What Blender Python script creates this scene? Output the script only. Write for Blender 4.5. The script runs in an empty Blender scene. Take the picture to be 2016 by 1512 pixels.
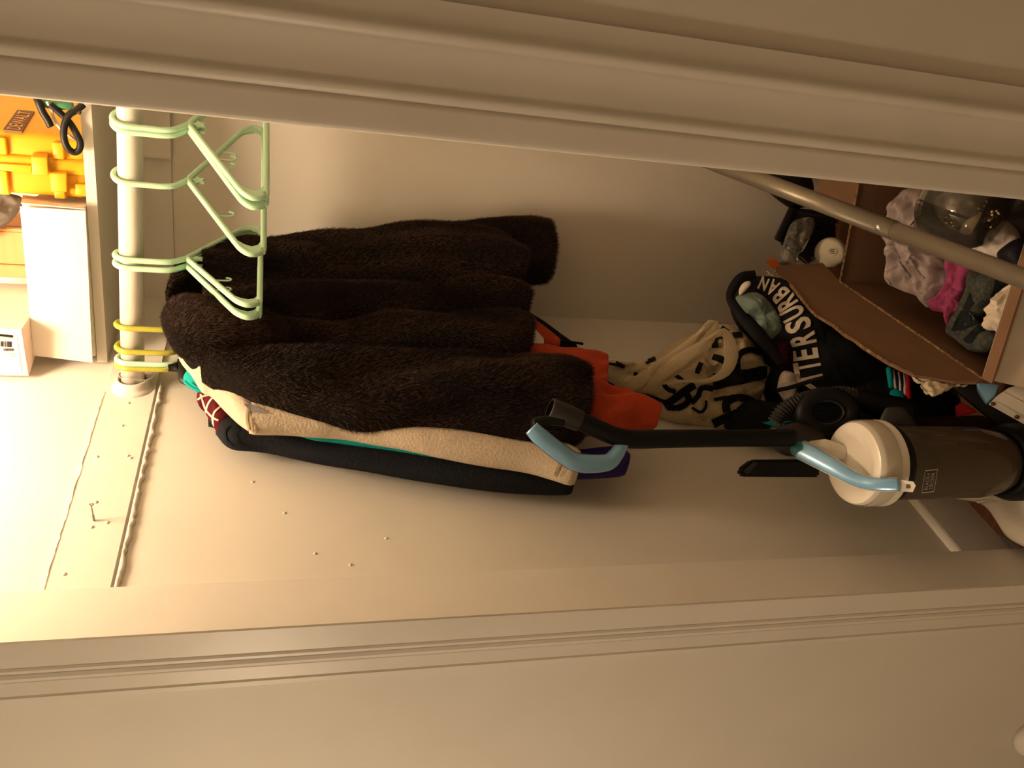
import bpy, bmesh, math, random
import numpy as np
from mathutils import Vector, Matrix, noise
from mathutils.bvhtree import BVHTree

random.seed(7)
SC = bpy.context.scene
COL = SC.collection

# ------------------------------------------------------------------ camera
# The photograph was taken with the phone on its side: the picture's left is up in the room.
F_PX = 1600.0
H_CAM = 1.38
_d = np.array([634 - 756, 6750 - 1008, F_PX]); _d /= np.linalg.norm(_d)
_f = np.array([0, 0, 1.0]); _f = _f - _d * (_f @ _d); _f /= np.linalg.norm(_f)
_r = np.cross(_d, _f)
_psi = math.radians(22)
_Y = math.cos(_psi) * _f + math.sin(_psi) * _r
_X = math.cos(_psi) * _r - math.sin(_psi) * _f
_Z = -_d
def cam2w(v): return Vector((float(v @ _X), float(v @ _Y), float(v @ _Z)))
CAM = Vector((0, 0, H_CAM))
c_right, c_down, c_fwd = (cam2w(np.array(b, float)) for b in ((1, 0, 0), (0, 1, 0), (0, 0, 1)))
cd = bpy.data.cameras.new('camera')
cd.sensor_fit = 'HORIZONTAL'; cd.sensor_width = 36; cd.lens = 36 * F_PX / 2016; cd.clip_start = 0.02
cam = bpy.data.objects.new('camera', cd); COL.objects.link(cam)
m3 = Matrix((c_down, c_right, -c_fwd)).transposed()
cam.matrix_world = Matrix.Translation(CAM) @ m3.to_4x4()
SC.camera = cam

# ------------------------------------------------------------------ world, view, lights
w = bpy.data.worlds.new('world'); SC.world = w; w.use_nodes = True
w.node_tree.nodes['Background'].inputs[0].default_value = (1.0, 0.72, 0.47, 1)
w.node_tree.nodes['Background'].inputs[1].default_value = 0.03
vs = SC.view_settings
vs.view_transform = 'Standard'; vs.look = 'None'; vs.gamma = 1; vs.use_curve_mapping = False
vs.exposure = 0.0
LAMPS = [  # the bare bulb inside the closet, an unseen lamp added down the hall to light its wall: (name, position, watts, radius)
    ('bulb', (-0.43, 1.20, 2.20), 45.0, 0.11),
    ('hall', (-1.62, 0.06, 1.45), 29.0, 0.12)]
LIGHT_COL = (1.0, 0.73, 0.48)
HALL_COL = (1.0, 0.76, 0.52)

# ------------------------------------------------------------------ pixel -> place
def W(px, py):
    v = np.array([((1512 - py) - 756) / F_PX, (px - 1008) / F_PX, 1.0]); return cam2w(v)
def Pz(px, py, z): r = W(px, py); return CAM + r * ((z - H_CAM) / r.z)
def Py(px, py, y): r = W(px, py); return CAM + r * (y / r.y)
def Pp(px, py, pl):
    r = W(px, py); p, n = pl; return CAM + r * ((p - CAM).dot(n) / r.dot(n))
def Pd(px, py, d): r = W(px, py); return CAM + r.normalized() * d
def proj(p):
    q = p - CAM; z = q.dot(c_fwd)
    return (1008 + F_PX * q.dot(c_down) / z, 756 - F_PX * q.dot(c_right) / z)
def PL(o, n): n = Vector(n).normalized(); return (Vector(o), n)
def off(pl, d): return (pl[0] + pl[1] * d, pl[1])

# ------------------------------------------------------------------ materials
MATS = {}
def srgb(c):
    if isinstance(c, str): c = [int(c[i:i + 2], 16) / 255 for i in (0, 2, 4)]
    return [((x + .055) / 1.055) ** 2.4 if x > .04045 else x / 12.92 for x in c]
def mat(name, col, rough=.6, spec=.3, var=.0, vscale=20, bump=0, bscale=60, col2=None, metal=0, trans=0, ior=1.45, sheen=0, stretch=(1, 1, 1), alpha=1, coat=0):
    if name in MATS: return MATS[name]
    m = bpy.data.materials.new(name); m.use_nodes = True; MATS[name] = m
    nt = m.node_tree; b = nt.nodes['Principled BSDF']; L = nt.links.new
    c = srgb(col); b.inputs['Base Color'].default_value = (*c, 1)
    b.inputs['Roughness'].default_value = rough; b.inputs['Specular IOR Level'].default_value = spec
    b.inputs['Metallic'].default_value = metal; b.inputs['Transmission Weight'].default_value = trans
    b.inputs['IOR'].default_value = ior; b.inputs['Sheen Weight'].default_value = sheen
    b.inputs['Alpha'].default_value = alpha; b.inputs['Coat Weight'].default_value = coat
    if var or bump or col2:
        tc = nt.nodes.new('ShaderNodeTexCoord'); mp = nt.nodes.new('ShaderNodeMapping')
        mp.inputs['Scale'].default_value = stretch; L(tc.outputs['Object'], mp.inputs[0])
    if var or col2:
        n = nt.nodes.new('ShaderNodeTexNoise'); n.inputs['Scale'].default_value = vscale; n.inputs['Detail'].default_value = 6
        L(mp.outputs[0], n.inputs['Vector'])
        r = nt.nodes.new('ShaderNodeValToRGB'); L(n.outputs[0], r.inputs[0])
        c2 = srgb(col2) if col2 else [x * (1 - var) for x in c]
        r.color_ramp.elements[0].position = .35; r.color_ramp.elements[1].position = .65
        r.color_ramp.elements[0].color = (*c2, 1); r.color_ramp.elements[1].color = (*c, 1)
        L(r.outputs[0], b.inputs['Base Color'])
    if bump:
        n2 = nt.nodes.new('ShaderNodeTexNoise'); n2.inputs['Scale'].default_value = bscale; n2.inputs['Detail'].default_value = 4
        L(mp.outputs[0], n2.inputs['Vector'])
        bp = nt.nodes.new('ShaderNodeBump'); bp.inputs['Strength'].default_value = bump; bp.inputs['Distance'].default_value = .004
        L(n2.outputs[0], bp.inputs['Height']); L(bp.outputs[0], b.inputs['Normal'])
    return m

PAINT = mat('cream_wall_paint', 'd8d2c6', .55, .35, var=.04, vscale=6, bump=.05, bscale=70)
TRIM = mat('gloss_trim_paint', 'd9d3c8', .38, .45, var=.04, vscale=9, bump=.1, bscale=40)
CAULK = mat('cracked_caulk', 'e2dccf', .6, .3, bump=.5, bscale=120)
WOODFL = mat('brown_wood_floor', '6b3f22', .45, .4, col2='4a2a16', vscale=8, bump=.15, stretch=(2, 30, 1))
HALL_BOUNCE = mat('pale_hall_bounce', 'b3a792', .95, .05, var=.08, vscale=60, bump=.5, bscale=200)  # unseen hall floor, made pale to bounce light up the walls
SHELFM = mat('white_shelf_paint', 'd9d3c8', .5, .35, var=.05, vscale=8, bump=.08)
RODM = mat('white_rod_paint', 'dcd6ca', .35, .45, var=.05, vscale=15, bump=.05)
MINT = mat('mint_plastic', 'bde4c2', .35, .5)
YELLOWH = mat('yellow_plastic', 'aaa63c', .35, .5)
WIRE = mat('steel_wire', 'b8b2a8', .3, .5, metal=.8)
BLKPL = mat('black_plastic', '141312', .45, .4, var=.2, vscale=30)
FURB = mat('fur_backing', '140d09', .9, .1)
FUR = mat('brown_fur', '402d21', .55, .2, col2='1a110b', vscale=14, stretch=(1, 1, .35))
TAN = mat('tan_denim', 'c9b9a2', .85, .15, var=.12, vscale=30, bump=.4, bscale=220, sheen=.1)
TAN2 = mat('tan_seam', '9c8a6c', .85, .15, bump=.4, bscale=200)
NAVY = mat('navy_black_cotton', '1c1e24', .85, .15, var=.15, vscale=20, bump=.4, bscale=200)
TEAL = mat('teal_cotton', '159b98', .8, .15, var=.1, vscale=20, bump=.35, bscale=150)
MAROON = mat('maroon_flannel', '571a1f', .9, .1, var=.15, vscale=40, bump=.4, bscale=200)
PINKLINE = mat('pale_pink_stripe', 'e3b8ac', .9, .1)
GREYLIN = mat('grey_lining', '8b8a8c', .8, .2, var=.2, vscale=30)
ORANGE = mat('orange_fleece', 'ac3f20', .85, .15, var=.12, vscale=15, bump=.35, bscale=120, sheen=.1)
BLKCLOTH = mat('black_cloth', '15161a', .85, .15, var=.2, vscale=25, bump=.4, bscale=150)
WHITECL = mat('white_cloth', 'd7cabd', .85, .15, var=.08, bump=.3, bscale=100)
PURPLE = mat('deep_blue_cuff', '2a1f5c', .8, .2, var=.2, bump=.3, bscale=120)
CANVAS = mat('natural_canvas', 'b9a888', .9, .1, var=.1, vscale=12, bump=.45, bscale=260)
INK = mat('black_print', '17150f', .8, .15, var=.1)
BAGBLK = mat('black_bag_fabric', '121214', .75, .25, var=.15, vscale=15, bump=.3, bscale=120)
PRINTW = mat('off_white_print', 'd9ccb8', .8, .15, var=.1, vscale=40)
MINTCL = mat('pale_green_cloth', '76857c', .9, .1, var=.15, vscale=30, bump=.5, bscale=120)
PLUM = mat('plum_knit', '3a1526', .95, .05, col2='1c0a14', vscale=160, bump=.6, bscale=250)
CARD = mat('brown_cardboard', '7e6049', .85, .15, var=.1, vscale=10, bump=.15, bscale=80)
CARDE = mat('cardboard_edge', '60452f', .9, .1, col2='96795a', vscale=140)
CARDW = mat('pale_box_outside', 'b9aa95', .8, .2, var=.08)
PAPER = mat('torn_paper', 'd8c9ae', .85, .15, var=.06, bump=.4, bscale=60)
LAV = mat('lavender_grey_jersey', 'b8a8a4', .9, .1, col2='9d8e8c', vscale=50, bump=.4, bscale=140, stretch=(4, 4, 30))
PINK = mat('pink_cotton', 'a84a74', .85, .15, var=.15, vscale=20, bump=.35, bscale=120)
GREYK = mat('charcoal_knit', '55564f', .95, .05, col2='3d3f3c', vscale=160, bump=.5, bscale=260)
STAR = mat('dark_star_patch', '24282a', .95, .05, bump=.4, bscale=240)
CREAM = mat('cream_cotton', 'dccdb8', .85, .15, var=.06, bump=.3, bscale=90)
NAVY2 = mat('dark_navy_lid', '17151f', .6, .3)
def clear(name, tint, gloss=.25, rough=.06, body=None, fac=.0):
    """thin clear plastic or glass: lets light through, with a fresnel sheen and an optional hazy body colour"""
    m = bpy.data.materials.new(name); m.use_nodes = True; MATS[name] = m; nt = m.node_tree; L = nt.links.new
    nt.nodes.remove(nt.nodes['Principled BSDF']); out = nt.nodes['Material Output']
    tr = nt.nodes.new('ShaderNodeBsdfTransparent'); tr.inputs[0].default_value = (*srgb(tint), 1)
    gl = nt.nodes.new('ShaderNodeBsdfGlossy'); gl.inputs['Roughness'].default_value = rough
    lw_ = nt.nodes.new('ShaderNodeLayerWeight'); lw_.inputs[0].default_value = gloss
    mx = nt.nodes.new('ShaderNodeMixShader'); L(lw_.outputs['Fresnel'], mx.inputs[0]); L(tr.outputs[0], mx.inputs[1]); L(gl.outputs[0], mx.inputs[2])
    res = mx
    if body:
        df = nt.nodes.new('ShaderNodeBsdfDiffuse'); df.inputs[0].default_value = (*srgb(body), 1)
        m2 = nt.nodes.new('ShaderNodeMixShader'); m2.inputs[0].default_value = fac; L(mx.outputs[0], m2.inputs[1]); L(df.outputs[0], m2.inputs[2]); res = m2
    L(res.outputs[0], out.inputs[0]); return m
GLASS = clear('clear_glass', 'ece9e0', .35, .04, '8a857c', .10)
FILM = clear('clear_film', 'f0efec', .45, .12, 'a8a49c', .12)
SEED = mat('pale_grain', 'd8c08c', .8, .2)
ALU = mat('painted_aluminium_tube', '8d8371', .38, .5, metal=.45, var=.06, vscale=12)
BRIST = mat('dark_bristle', '2f2b29', .7, .2, var=.3, vscale=80)
OFFWH = mat('off_white_plastic', 'd6ccb0', .45, .4)
ORBOX = mat('orange_card', 'b5561f', .8, .2)
VACBLK = mat('vacuum_black', '0c0c0d', .5, .25, var=.2)
VACGRY = mat('vacuum_dark_grey', '2b2724', .5, .4)
VACBLU = mat('metallic_blue_plastic', '7fb0d6', .25, .5, metal=.25, coat=.4)
VACTEAL = mat('teal_button', '3f7d84', .35, .5)
VACWH = mat('ivory_plastic', 'e2dacb', .3, .5, coat=.2)
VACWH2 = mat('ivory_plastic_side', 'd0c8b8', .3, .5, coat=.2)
SMOKE = clear('smoked_clear_plastic', 'c9b8a4', .3, .08, '8f7f6b', .22)
DIRT = mat('brown_dust', '6a533f', .95, .05, col2='4b3a2c', vscale=18, bump=.8, bscale=40)
LOGO = mat('pale_logo_print', 'a59c8c', .6, .3)
RED = mat('red_plastic', 'c01525', .5, .35)
CASEY = mat('yellow_case_plastic', 'e2a41c', .42, .45, var=.05)
CASED = mat('dark_nameplate', '6b4a2e', .5, .3)
CASEL = mat('pale_nameplate_letter', 'd9a25e', .5, .3)
WBOX = mat('white_card', 'e6ddcf', .7, .25, var=.03)
PBOX = mat('blush_card', 'e2cdbf', .75, .2, var=.03)
PINE = mat('pale_pine', 'b58a5c', .6, .3, col2='b98452', vscale=5, stretch=(1, 1, 18))
GREYCL = mat('grey_fabric', '635d57', .9, .1, var=.25, vscale=10, bump=.4)
GREENP = mat('green_plastic', '4f8a64', .5, .4)
SOCKT = mat('teal_knit', '149aa0', .95, .05, bump=.4, bscale=200)
SOCKW = mat('white_knit', 'd6cbbd', .95, .05, bump=.4, bscale=200)
SOCKN = mat('navy_knit', '1c1c3a', .95, .05, bump=.4, bscale=200)
SOCKR = mat('red_knit', 'b3202c', .95, .05, bump=.4, bscale=200)
def lamp_glass(name, col, watts, rad):
    m = mat(name, 'fff1d8', .4, .5); b = m.node_tree.nodes['Principled BSDF']
    b.inputs['Emission Color'].default_value = (*col, 1); b.inputs['Emission Strength'].default_value = watts / (4 * math.pi ** 2 * rad ** 2); return m

# ------------------------------------------------------------------ object helpers
def thing(name, label, cat, loc=(0, 0, 0), group=None):
    o = bpy.data.objects.new(name, None); o.empty_display_size = .05; COL.objects.link(o)
    o.location = loc; tag(o, label, cat, group); return o
def tag(o, label=None, cat=None, group=None, kind=None):
    if label: o['label'] = label
    if cat: o['category'] = cat
    if group: o['group'] = group
    if kind: o['kind'] = kind
    return o
def obj(name, me, material, parent=None, smooth=True):
    if isinstance(me, bmesh.types.BMesh):
        bm = me; bmesh.ops.recalc_face_normals(bm, faces=bm.faces[:]); me = bpy.data.meshes.new(name); bm.to_mesh(me); bm.free()
    o = bpy.data.objects.new(name, me); COL.objects.link(o)
    me.materials.clear(); me.materials.append(material)
    if smooth:
        for p in me.polygons: p.use_smooth = True
    if parent:
        o.parent = parent
        w0 = parent.location.copy(); q = parent.parent
        while q: w0 += q.location; q = q.parent
        o.location = -w0 if parent.type == 'EMPTY' or parent.location.length else (0, 0, 0)
    return o
def struct(name, bm, material, smooth=False):
    o = obj(name, bm, material, None, smooth); o['kind'] = 'structure'; return o
def autosmooth(o, ang=35):
    me = o.data; bm = bmesh.new(); bm.from_mesh(me)
    for e in bm.edges:
        if len(e.link_faces) == 2 and e.calc_face_angle(0) > math.radians(ang): e.smooth = False
    bm.to_mesh(me); bm.free(); return o

# ------------------------------------------------------------------ shape helpers
def hexa(pts, bevel=0, seg=2, bm=None):
    """box from 8 corners: four of one face, then the four opposite them"""
    bm = bm or bmesh.new()
    v = [bm.verts.new(p) for p in pts]
    fs = [bm.faces.new([v[i] for i in q]) for q in ((0, 1, 2, 3), (7, 6, 5, 4), (0, 4, 5, 1), (1, 5, 6, 2), (2, 6, 7, 3), (3, 7, 4, 0))]
    if bevel:
        es = list({e for f in fs for e in f.edges})
        bmesh.ops.bevel(bm, geom=es, offset=bevel, segments=seg, profile=.5, affect='EDGES')
    return bm
def box(x0, x1, y0, y1, z0, z1, bevel=0, seg=2, bm=None):
    return hexa([(x0, y0, z0), (x1, y0, z0), (x1, y1, z0), (x0, y1, z0), (x0, y0, z1), (x1, y0, z1), (x1, y1, z1), (x0, y1, z1)], bevel, seg, bm)
def slab(quad, th, bevel=0, bm=None, direction=None):
    """a flat panel from four 3D corners, thickness th behind its face"""
    q = [Vector(p) for p in quad]; n = (q[1] - q[0]).cross(q[3] - q[0]).normalized()
    if direction is not None: n = Vector(direction).normalized()
    elif n.dot(CAM - q[0]) < 0: n = -n
    return hexa(q + [p - n * th for p in q], bevel, 2, bm)
def prism(poly, z0, z1, bm=None):
    bm = bm or bmesh.new()
    a = [bm.verts.new((p[0], p[1], z0)) for p in poly]; b = [bm.verts.new((p[0], p[1], z1)) for p in poly]
    n = len(poly)
    for i in range(n): bm.faces.new((a[i], a[(i + 1) % n], b[(i + 1) % n], b[i]))
    bm.faces.new(a[::-1]); bm.faces.new(b); return bm
def cr(pts, n, closed=False):
    """Catmull-Rom resample of tuples/vectors to n points (evenly by parameter length)"""
    P = [np.array(p, float) for p in pts]
    if closed: P = [P[-1]] + P + [P[0], P[1]]
    else: P = [2 * P[0] - P[1]] + P + [2 * P[-1] - P[-2]]
    segs = len(P) - 3; out = []
    fine = []
    for i in range(segs):
        p0, p1, p2, p3 = P[i:i + 4]
        for k in range(12):
            t = k / 12
            fine.append(.5 * ((2 * p1) + (-p0 + p2) * t + (2 * p0 - 5 * p1 + 4 * p2 - p3) * t * t + (-p0 + 3 * p1 - 3 * p2 + p3) * t ** 3))
    fine.append(P[-2])
    fine = np.array(fine); dd = np.r_[0, np.cumsum(np.linalg.norm(np.diff(fine, axis=0), axis=1))]
    q = np.linspace(0, dd[-1], n + 1)[:-1] if closed else np.linspace(0, dd[-1], n)
    return np.stack([np.interp(q, dd, fine[:, k]) for k in range(fine.shape[1])], 1)
def tube(path, rad, seg=12, bm=None, caps=True, flat=None, n=None, closed=False):
    """tube along 3D points; rad number or list; flat=(vector, factor) squashes the section along a vector"""
    bm = bm or bmesh.new()
    P = [Vector(p) for p in (cr(path, n, closed) if n else path)]
    N = len(P)
    R = list(np.interp(np.linspace(0, 1, N), np.linspace(0, 1, len(rad)), rad)) if isinstance(rad, (list, tuple)) else [rad] * N
    rings = []; up = None
    for i, p in enumerate(P):
        if closed: t = (P[(i + 1) % N] - P[i - 1]).normalized()
        else: t = (P[min(i + 1, N - 1)] - P[max(i - 1, 0)]).normalized()
        if up is None:
            up = Vector((0, 0, 1)) if abs(t.z) < .9 else Vector((1, 0, 0))
        up = (up - t * up.dot(t)).normalized(); s = t.cross(up)
        ring = []
        for k in range(seg):
            a = 2 * math.pi * k / seg; o = (up * math.cos(a) + s * math.sin(a)) * R[i]
            if flat: o = o - Vector(flat[0]).normalized() * o.dot(Vector(flat[0]).normalized()) * (1 - flat[1])
            ring.append(bm.verts.new(p + o))
        rings.append(ring)
    for i in range(N if closed else N - 1):
        a, b = rings[i], rings[(i + 1) % N]
        for k in range(seg): bm.faces.new((a[k], a[(k + 1) % seg], b[(k + 1) % seg], b[k]))
    if caps and not closed:
        for r in (rings[0], rings[-1]):
            c = bm.verts.new(sum((v.co for v in r), Vector()) / seg)
            for k in range(seg): bm.faces.new((r[k], r[(k + 1) % seg], c))
    return bm
def lathe(profile, origin, axis=(0, 0, 1), seg=40, bm=None):
    """profile: (radius, height along axis)"""
    bm = bm or bmesh.new(); ax = Vector(axis).normalized()
    u = ax.orthogonal().normalized(); v = ax.cross(u); o = Vector(origin); rings = []
    for r, h in profile:
        if r < 1e-6: rings.append([bm.verts.new(o + ax * h)])
        else: rings.append([bm.verts.new(o + ax * h + (u * math.cos(2 * math.pi * k / seg) + v * math.sin(2 * math.pi * k / seg)) * r) for k in range(seg)])
    for a, b in zip(rings, rings[1:]):
        for k in range(seg):
            k2 = (k + 1) % seg
            if len(a) == 1 and len(b) == 1: continue
            if len(a) == 1: bm.faces.new((a[0], b[k], b[k2]))
            elif len(b) == 1: bm.faces.new((a[k], a[k2], b[0]))
            else: bm.faces.new((a[k], a[k2], b[k2], b[k]))
    return bm
def nz(p, s, seed=0): return noise.noise(Vector((p[0] * s[0] + seed * 7.3, p[1] * s[1] + seed * 3.1, p[2] * s[2] + seed)))
def inflate(outline, center, pl, bulge, back=None, fold=.01, fs=(14, 14, 6), rings=12, n=90, seed=0, smooth=True):
    """a soft, closed body: outline in photo pixels laid on the plane pl, bulging out on both sides"""
    back = bulge * .7 if back is None else back
    O = cr(outline, n, True) if smooth else np.array(outline, float)
    n = len(O); bm = bmesh.new(); c = np.array(center, float); nn = pl[1]
    def vert(rr, o, side):
        q = c + (o - c) * rr; p = Pp(q[0], q[1], pl)
        h = math.sqrt(max(0, 1 - rr * rr))
        d = (bulge if side > 0 else -back) * h
        d += fold * (nz(p, fs, seed + (0 if side > 0 else 9)) * 2 - .9 * abs(nz(p, [q * 2.3 for q in fs], seed + 4)) * (fold > .005)) * min(1, (1 - rr) * 5 + .15)
        return p + nn * d
    edge = [bm.verts.new(vert(1, o, 1)) for o in O]
    for side in (1, -1):
        prev = edge
        for i in range(1, rings):
            rr = math.cos(i / rings * math.pi / 2)
            cur = [bm.verts.new(vert(rr, o, side)) for o in O]
            for k in range(n): bm.faces.new((prev[k], prev[(k + 1) % n], cur[(k + 1) % n], cur[k]))
            prev = cur
        cv = bm.verts.new(vert(0, O[0], side))
        for k in range(n): bm.faces.new((prev[k], prev[(k + 1) % n], cv))
    return bm
def loft(st, pl, th, fold=.006, fs=(16, 16, 5), seg=28, n=40, seed=0, round_ends=(True, True)):
    """soft tube: stations (px, ya, yb[, offset[, thickness]]) in photo pixels laid on plane pl"""
    S = [(s[0], s[1], s[0] if len(s) < 6 else s[5], s[2], s[3] if len(s) > 3 else 0, s[4] if len(s) > 4 else th) for s in st]
    Q = cr(S, n); bm = bmesh.new(); rings = []; nn = pl[1]
    for i, (ax, ay, bx, by, of, t) in enumerate(Q):
        A = Pp(ax, ay, pl); B = Pp(bx, by, pl); c = (A + B) / 2 + nn * of; h = (A - B) / 2; ring = []
        for k in range(seg):
            a = 2 * math.pi * k / seg; ca, sa = math.cos(a), math.sin(a)
            sa = math.copysign(abs(sa) ** .8, sa)
            p = c + h * ca + nn * (sa * t)
            f = fold * nz(p, fs, seed) * 2
            ring.append(bm.verts.new(p + (h.normalized() * ca * .5 + nn * sa) * f))
        rings.append(ring)
    for a, b in zip(rings, rings[1:]):
        for k in range(seg): bm.faces.new((a[k], a[(k + 1) % seg], b[(k + 1) % seg], b[k]))
    for r, rd in ((rings[0], round_ends[0]), (rings[-1], round_ends[1])):
        c = bm.verts.new(sum((v.co for v in r), Vector()) / seg)
        for k in range(seg): bm.faces.new((r[k], r[(k + 1) % seg], c))
    return bm
def ribbon(path, width, pl, offs=0, th=.0015, n=40, twist=None):
    """a strap: centre line in photo pixels, width in pixels, laid on plane pl with an offset (number or list)"""
    P = cr(path, n); bm = bmesh.new(); rows = []
    offs = np.interp(np.linspace(0, 1, n), np.linspace(0, 1, len(offs)), offs) if isinstance(offs, (list, tuple)) else [offs] * n
    wd = np.interp(np.linspace(0, 1, n), np.linspace(0, 1, len(width)), width) if isinstance(width, (list, tuple)) else [width] * n
    for i in range(n):
        t = P[min(i + 1, n - 1)] - P[max(i - 1, 0)]; t = t / (np.linalg.norm(t) + 1e-9); s = np.array([-t[1], t[0]])
        a = Pp(*(P[i] + s * wd[i] / 2), pl) + pl[1] * offs[i]; b = Pp(*(P[i] - s * wd[i] / 2), pl) + pl[1] * offs[i]
        m = (a + b) / 2 + pl[1] * .002
        rows.append([bm.verts.new(x) for x in (a, m, b, b - pl[1] * th, m - pl[1] * th, a - pl[1] * th)])
    for p, q in zip(rows, rows[1:]):
        for k in range(6): bm.faces.new((p[k], p[(k + 1) % 6], q[(k + 1) % 6], q[k]))
    bm.faces.new(rows[0]); bm.faces.new(rows[-1][::-1]); return bm
def bvh_of(objs):
    V = []; Fc = []
    for o in objs:
        b = len(V); bpy.context.view_layer.update(); mw = o.matrix_world
        V += [mw @ v.co for v in o.data.vertices]; Fc += [[b + i for i in p.vertices] for p in o.data.polygons]
    return BVHTree.FromPolygons(V, Fc)
def stick(bm, to_px, tree, lift=.0012, cut=6):
    """lay a flat print (2D bmesh) on the surface seen at its pixels"""
    if cut:
        xs = [v.co.x for v in bm.verts]; ys = [v.co.y for v in bm.verts]
        for ax, vals in ((0, xs), (1, ys)):
            lo, hi = min(vals), max(vals)
            for k in range(1, cut):
                q = lo + (hi - lo) * k / cut
                bmesh.ops.bisect_plane(bm, geom=bm.verts[:] + bm.edges[:] + bm.faces[:], plane_co=(q, 0, 0) if ax == 0 else (0, q, 0), plane_no=(1, 0, 0) if ax == 0 else (0, 1, 0))
    dead = []
    for v in bm.verts:
        px, py = to_px(v.co.x, v.co.y); r = W(px, py).normalized()
        hit = tree.ray_cast(CAM, r)
        if hit[0] is None: dead.append(v); continue
        nrm = hit[1] if hit[1].dot(r) < 0 else -hit[1]
        v.co = hit[0] + nrm * lift * .4 - r * lift
    bmesh.ops.delete(bm, geom=dead, context='VERTS'); return bm
def poly2d(pts):
    bm = bmesh.new(); bm.faces.new([bm.verts.new((p[0], p[1], 0)) for p in pts]); bmesh.ops.triangulate(bm, faces=bm.faces[:]); return bm
def stroke2d(pts, wd, n=40):
    P = cr(pts, n); bm = bmesh.new(); rows = []
    for i in range(n):
        t = P[min(i + 1, n - 1)] - P[max(i - 1, 0)]; t = t / (np.linalg.norm(t) + 1e-9); s = np.array([-t[1], t[0]])
        ww = wd * .54
        rows.append([bm.verts.new((*(P[i] + s * ww * k), 0)) for k in (-1, -.33, .33, 1)])
    for a, b in zip(rows, rows[1:]):
        for k in range(3): bm.faces.new((a[k], a[k + 1], b[k + 1], b[k]))
    return bm
def glyphs(text, bold=0):
    """flat 2D mesh of a text, scaled to the unit square"""
    cu = bpy.data.curves.new('t', 'FONT'); cu.body = text; cu.resolution_u = 3; cu.offset = bold
    o = bpy.data.objects.new('t', cu); COL.objects.link(o); bpy.context.view_layer.update()
    me = bpy.data.meshes.new_from_object(o.evaluated_get(bpy.context.evaluated_depsgraph_get()))
    bm = bmesh.new(); bm.from_mesh(me); bpy.data.objects.remove(o); bpy.data.meshes.remove(me); bpy.data.curves.remove(cu)
    xs = [v.co.x for v in bm.verts]; ys = [v.co.y for v in bm.verts]
    x0, x1, y0, y1 = min(xs), max(xs), min(ys), max(ys)
    for v in bm.verts: v.co = Vector(((v.co.x - x0) / (x1 - x0 + 1e-9), (v.co.y - y0) / (y1 - y0 + 1e-9), 0))
    return bm
def merge(bms):
    out = bmesh.new()
    for b in bms:
        me = bpy.data.meshes.new('tmp'); b.to_mesh(me); b.free(); out.from_mesh(me); bpy.data.meshes.remove(me)
    return out
# ================================================================== the setting
LW_P = Vector((-0.735, 1.220, 0)); LW_D = Vector((0.244, 0.970, 0)).normalized(); LW_N = Vector((LW_D.y, -LW_D.x, 0))
LEFT = (LW_P, LW_N)                                   # plane of the closet's left wall
YB = 1.871                                            # back wall
YF, YFB = 0.9174, 1.024                                # front and back of the door frame
XL, XR = -0.7271, -0.0841                              # door jambs
def lw(y, o=0): t = (y - LW_P.y) / LW_D.y; return LW_P + LW_D * t + LW_N * o
CEIL, HALL = 2.5, -0.19
A0, A1 = lw(YFB), lw(YB + .02)
struct('wall_left', prism([A0.xy[:], A1.xy[:], (A1.x - .1, A1.y), (A0.x - .1, A0.y)], -.02, CEIL), PAINT)
struct('wall_back', box(-.75, .62, YB, YB + .08, -.02, CEIL), PAINT)
struct('wall_right', box(.55, .62, YFB, YB, -.02, CEIL), PAINT)
bm = box(-2.6, XL - .0195, YF + .016, YFB, HALL, CEIL); box(XR + .0195, 1.6, YF + .016, YFB, HALL, CEIL, bm=bm); box(XL - .02, XR + .02, YF + .016, YFB, 2.32, CEIL, bm=bm)
struct('wall_front', bm, PAINT)
struct('floor', box(XL - .02, .62, YF, YB + .05, -.19, 0), WOODFL)
struct('floor_hall', box(-2.6, 1.6, -1.4, YF, HALL - .05, HALL), HALL_BOUNCE)
struct('ceiling', box(-2.6, 1.6, -1.4, YB + .05, CEIL, CEIL + .05), PAINT)
struct('wall_hall', box(-2.6, 1.6, -1.45, -1.4, HALL, CEIL), PAINT)
struct('wall_hall_blocker', box(1.6, 1.65, -1.4, YF, HALL, CEIL), PAINT)  # unseen wall added to close the right side and darken that casing
# door jambs
bm = box(XL - .02, XL - .0004, YF + .004, YFB - .009, 0, 2.32); box(XL - .022, XL - .002, YFB - .009, YFB + .002, 0, 2.32, bm=bm)
struct('trim_1', bm, TRIM)
struct('trim_2', box(XR + .0004, XR + .02, YF + .004, YFB, 0, 2.32), TRIM)
# moulded casings either side of the opening
g = YF
lp = [(0, g + .016), (0, g + .002), (.002, g), (.0420, g + .001), (.0428, g + .004), (.0438, g + .0015), (.0470, g), (.0520, g + .0005), (.0528, g + .0045), (.0540, g + .001), (.059, g - .001), (.0642, g), (.0652, g + .0055), (.0668, g + .0055),
      (.070, g + .004), (.091, g + .0035), (.0925, g + .0075), (.094, g + .0075), (.097, g + .005), (.106, g + .006), (.1075, g + .016)]
struct('trim_3', prism([(XL - a * .945, b) for a, b in lp], HALL, 2.4), TRIM)
rp = [(0, g + .016), (0, g + .004), (.002, g + .001), (.006, g)]
rp += [(.006 + .03 * k / 6, g + .0005 * k / 6) for k in range(1, 7)]
rp += [(.038 + .018 * k / 10, g + .0025 - .004 * math.sin(math.pi * k / 10)) for k in range(11)]
rp += [(.058 + .044 * k / 12, g + .003 + .003 * math.sin(math.pi * k / 12) - .002 * k / 12) for k in range(13)]
rp += [(.103 + .018 * k / 10, g + .001 - .004 * math.sin(math.pi * k / 10)) for k in range(11)]
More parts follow.
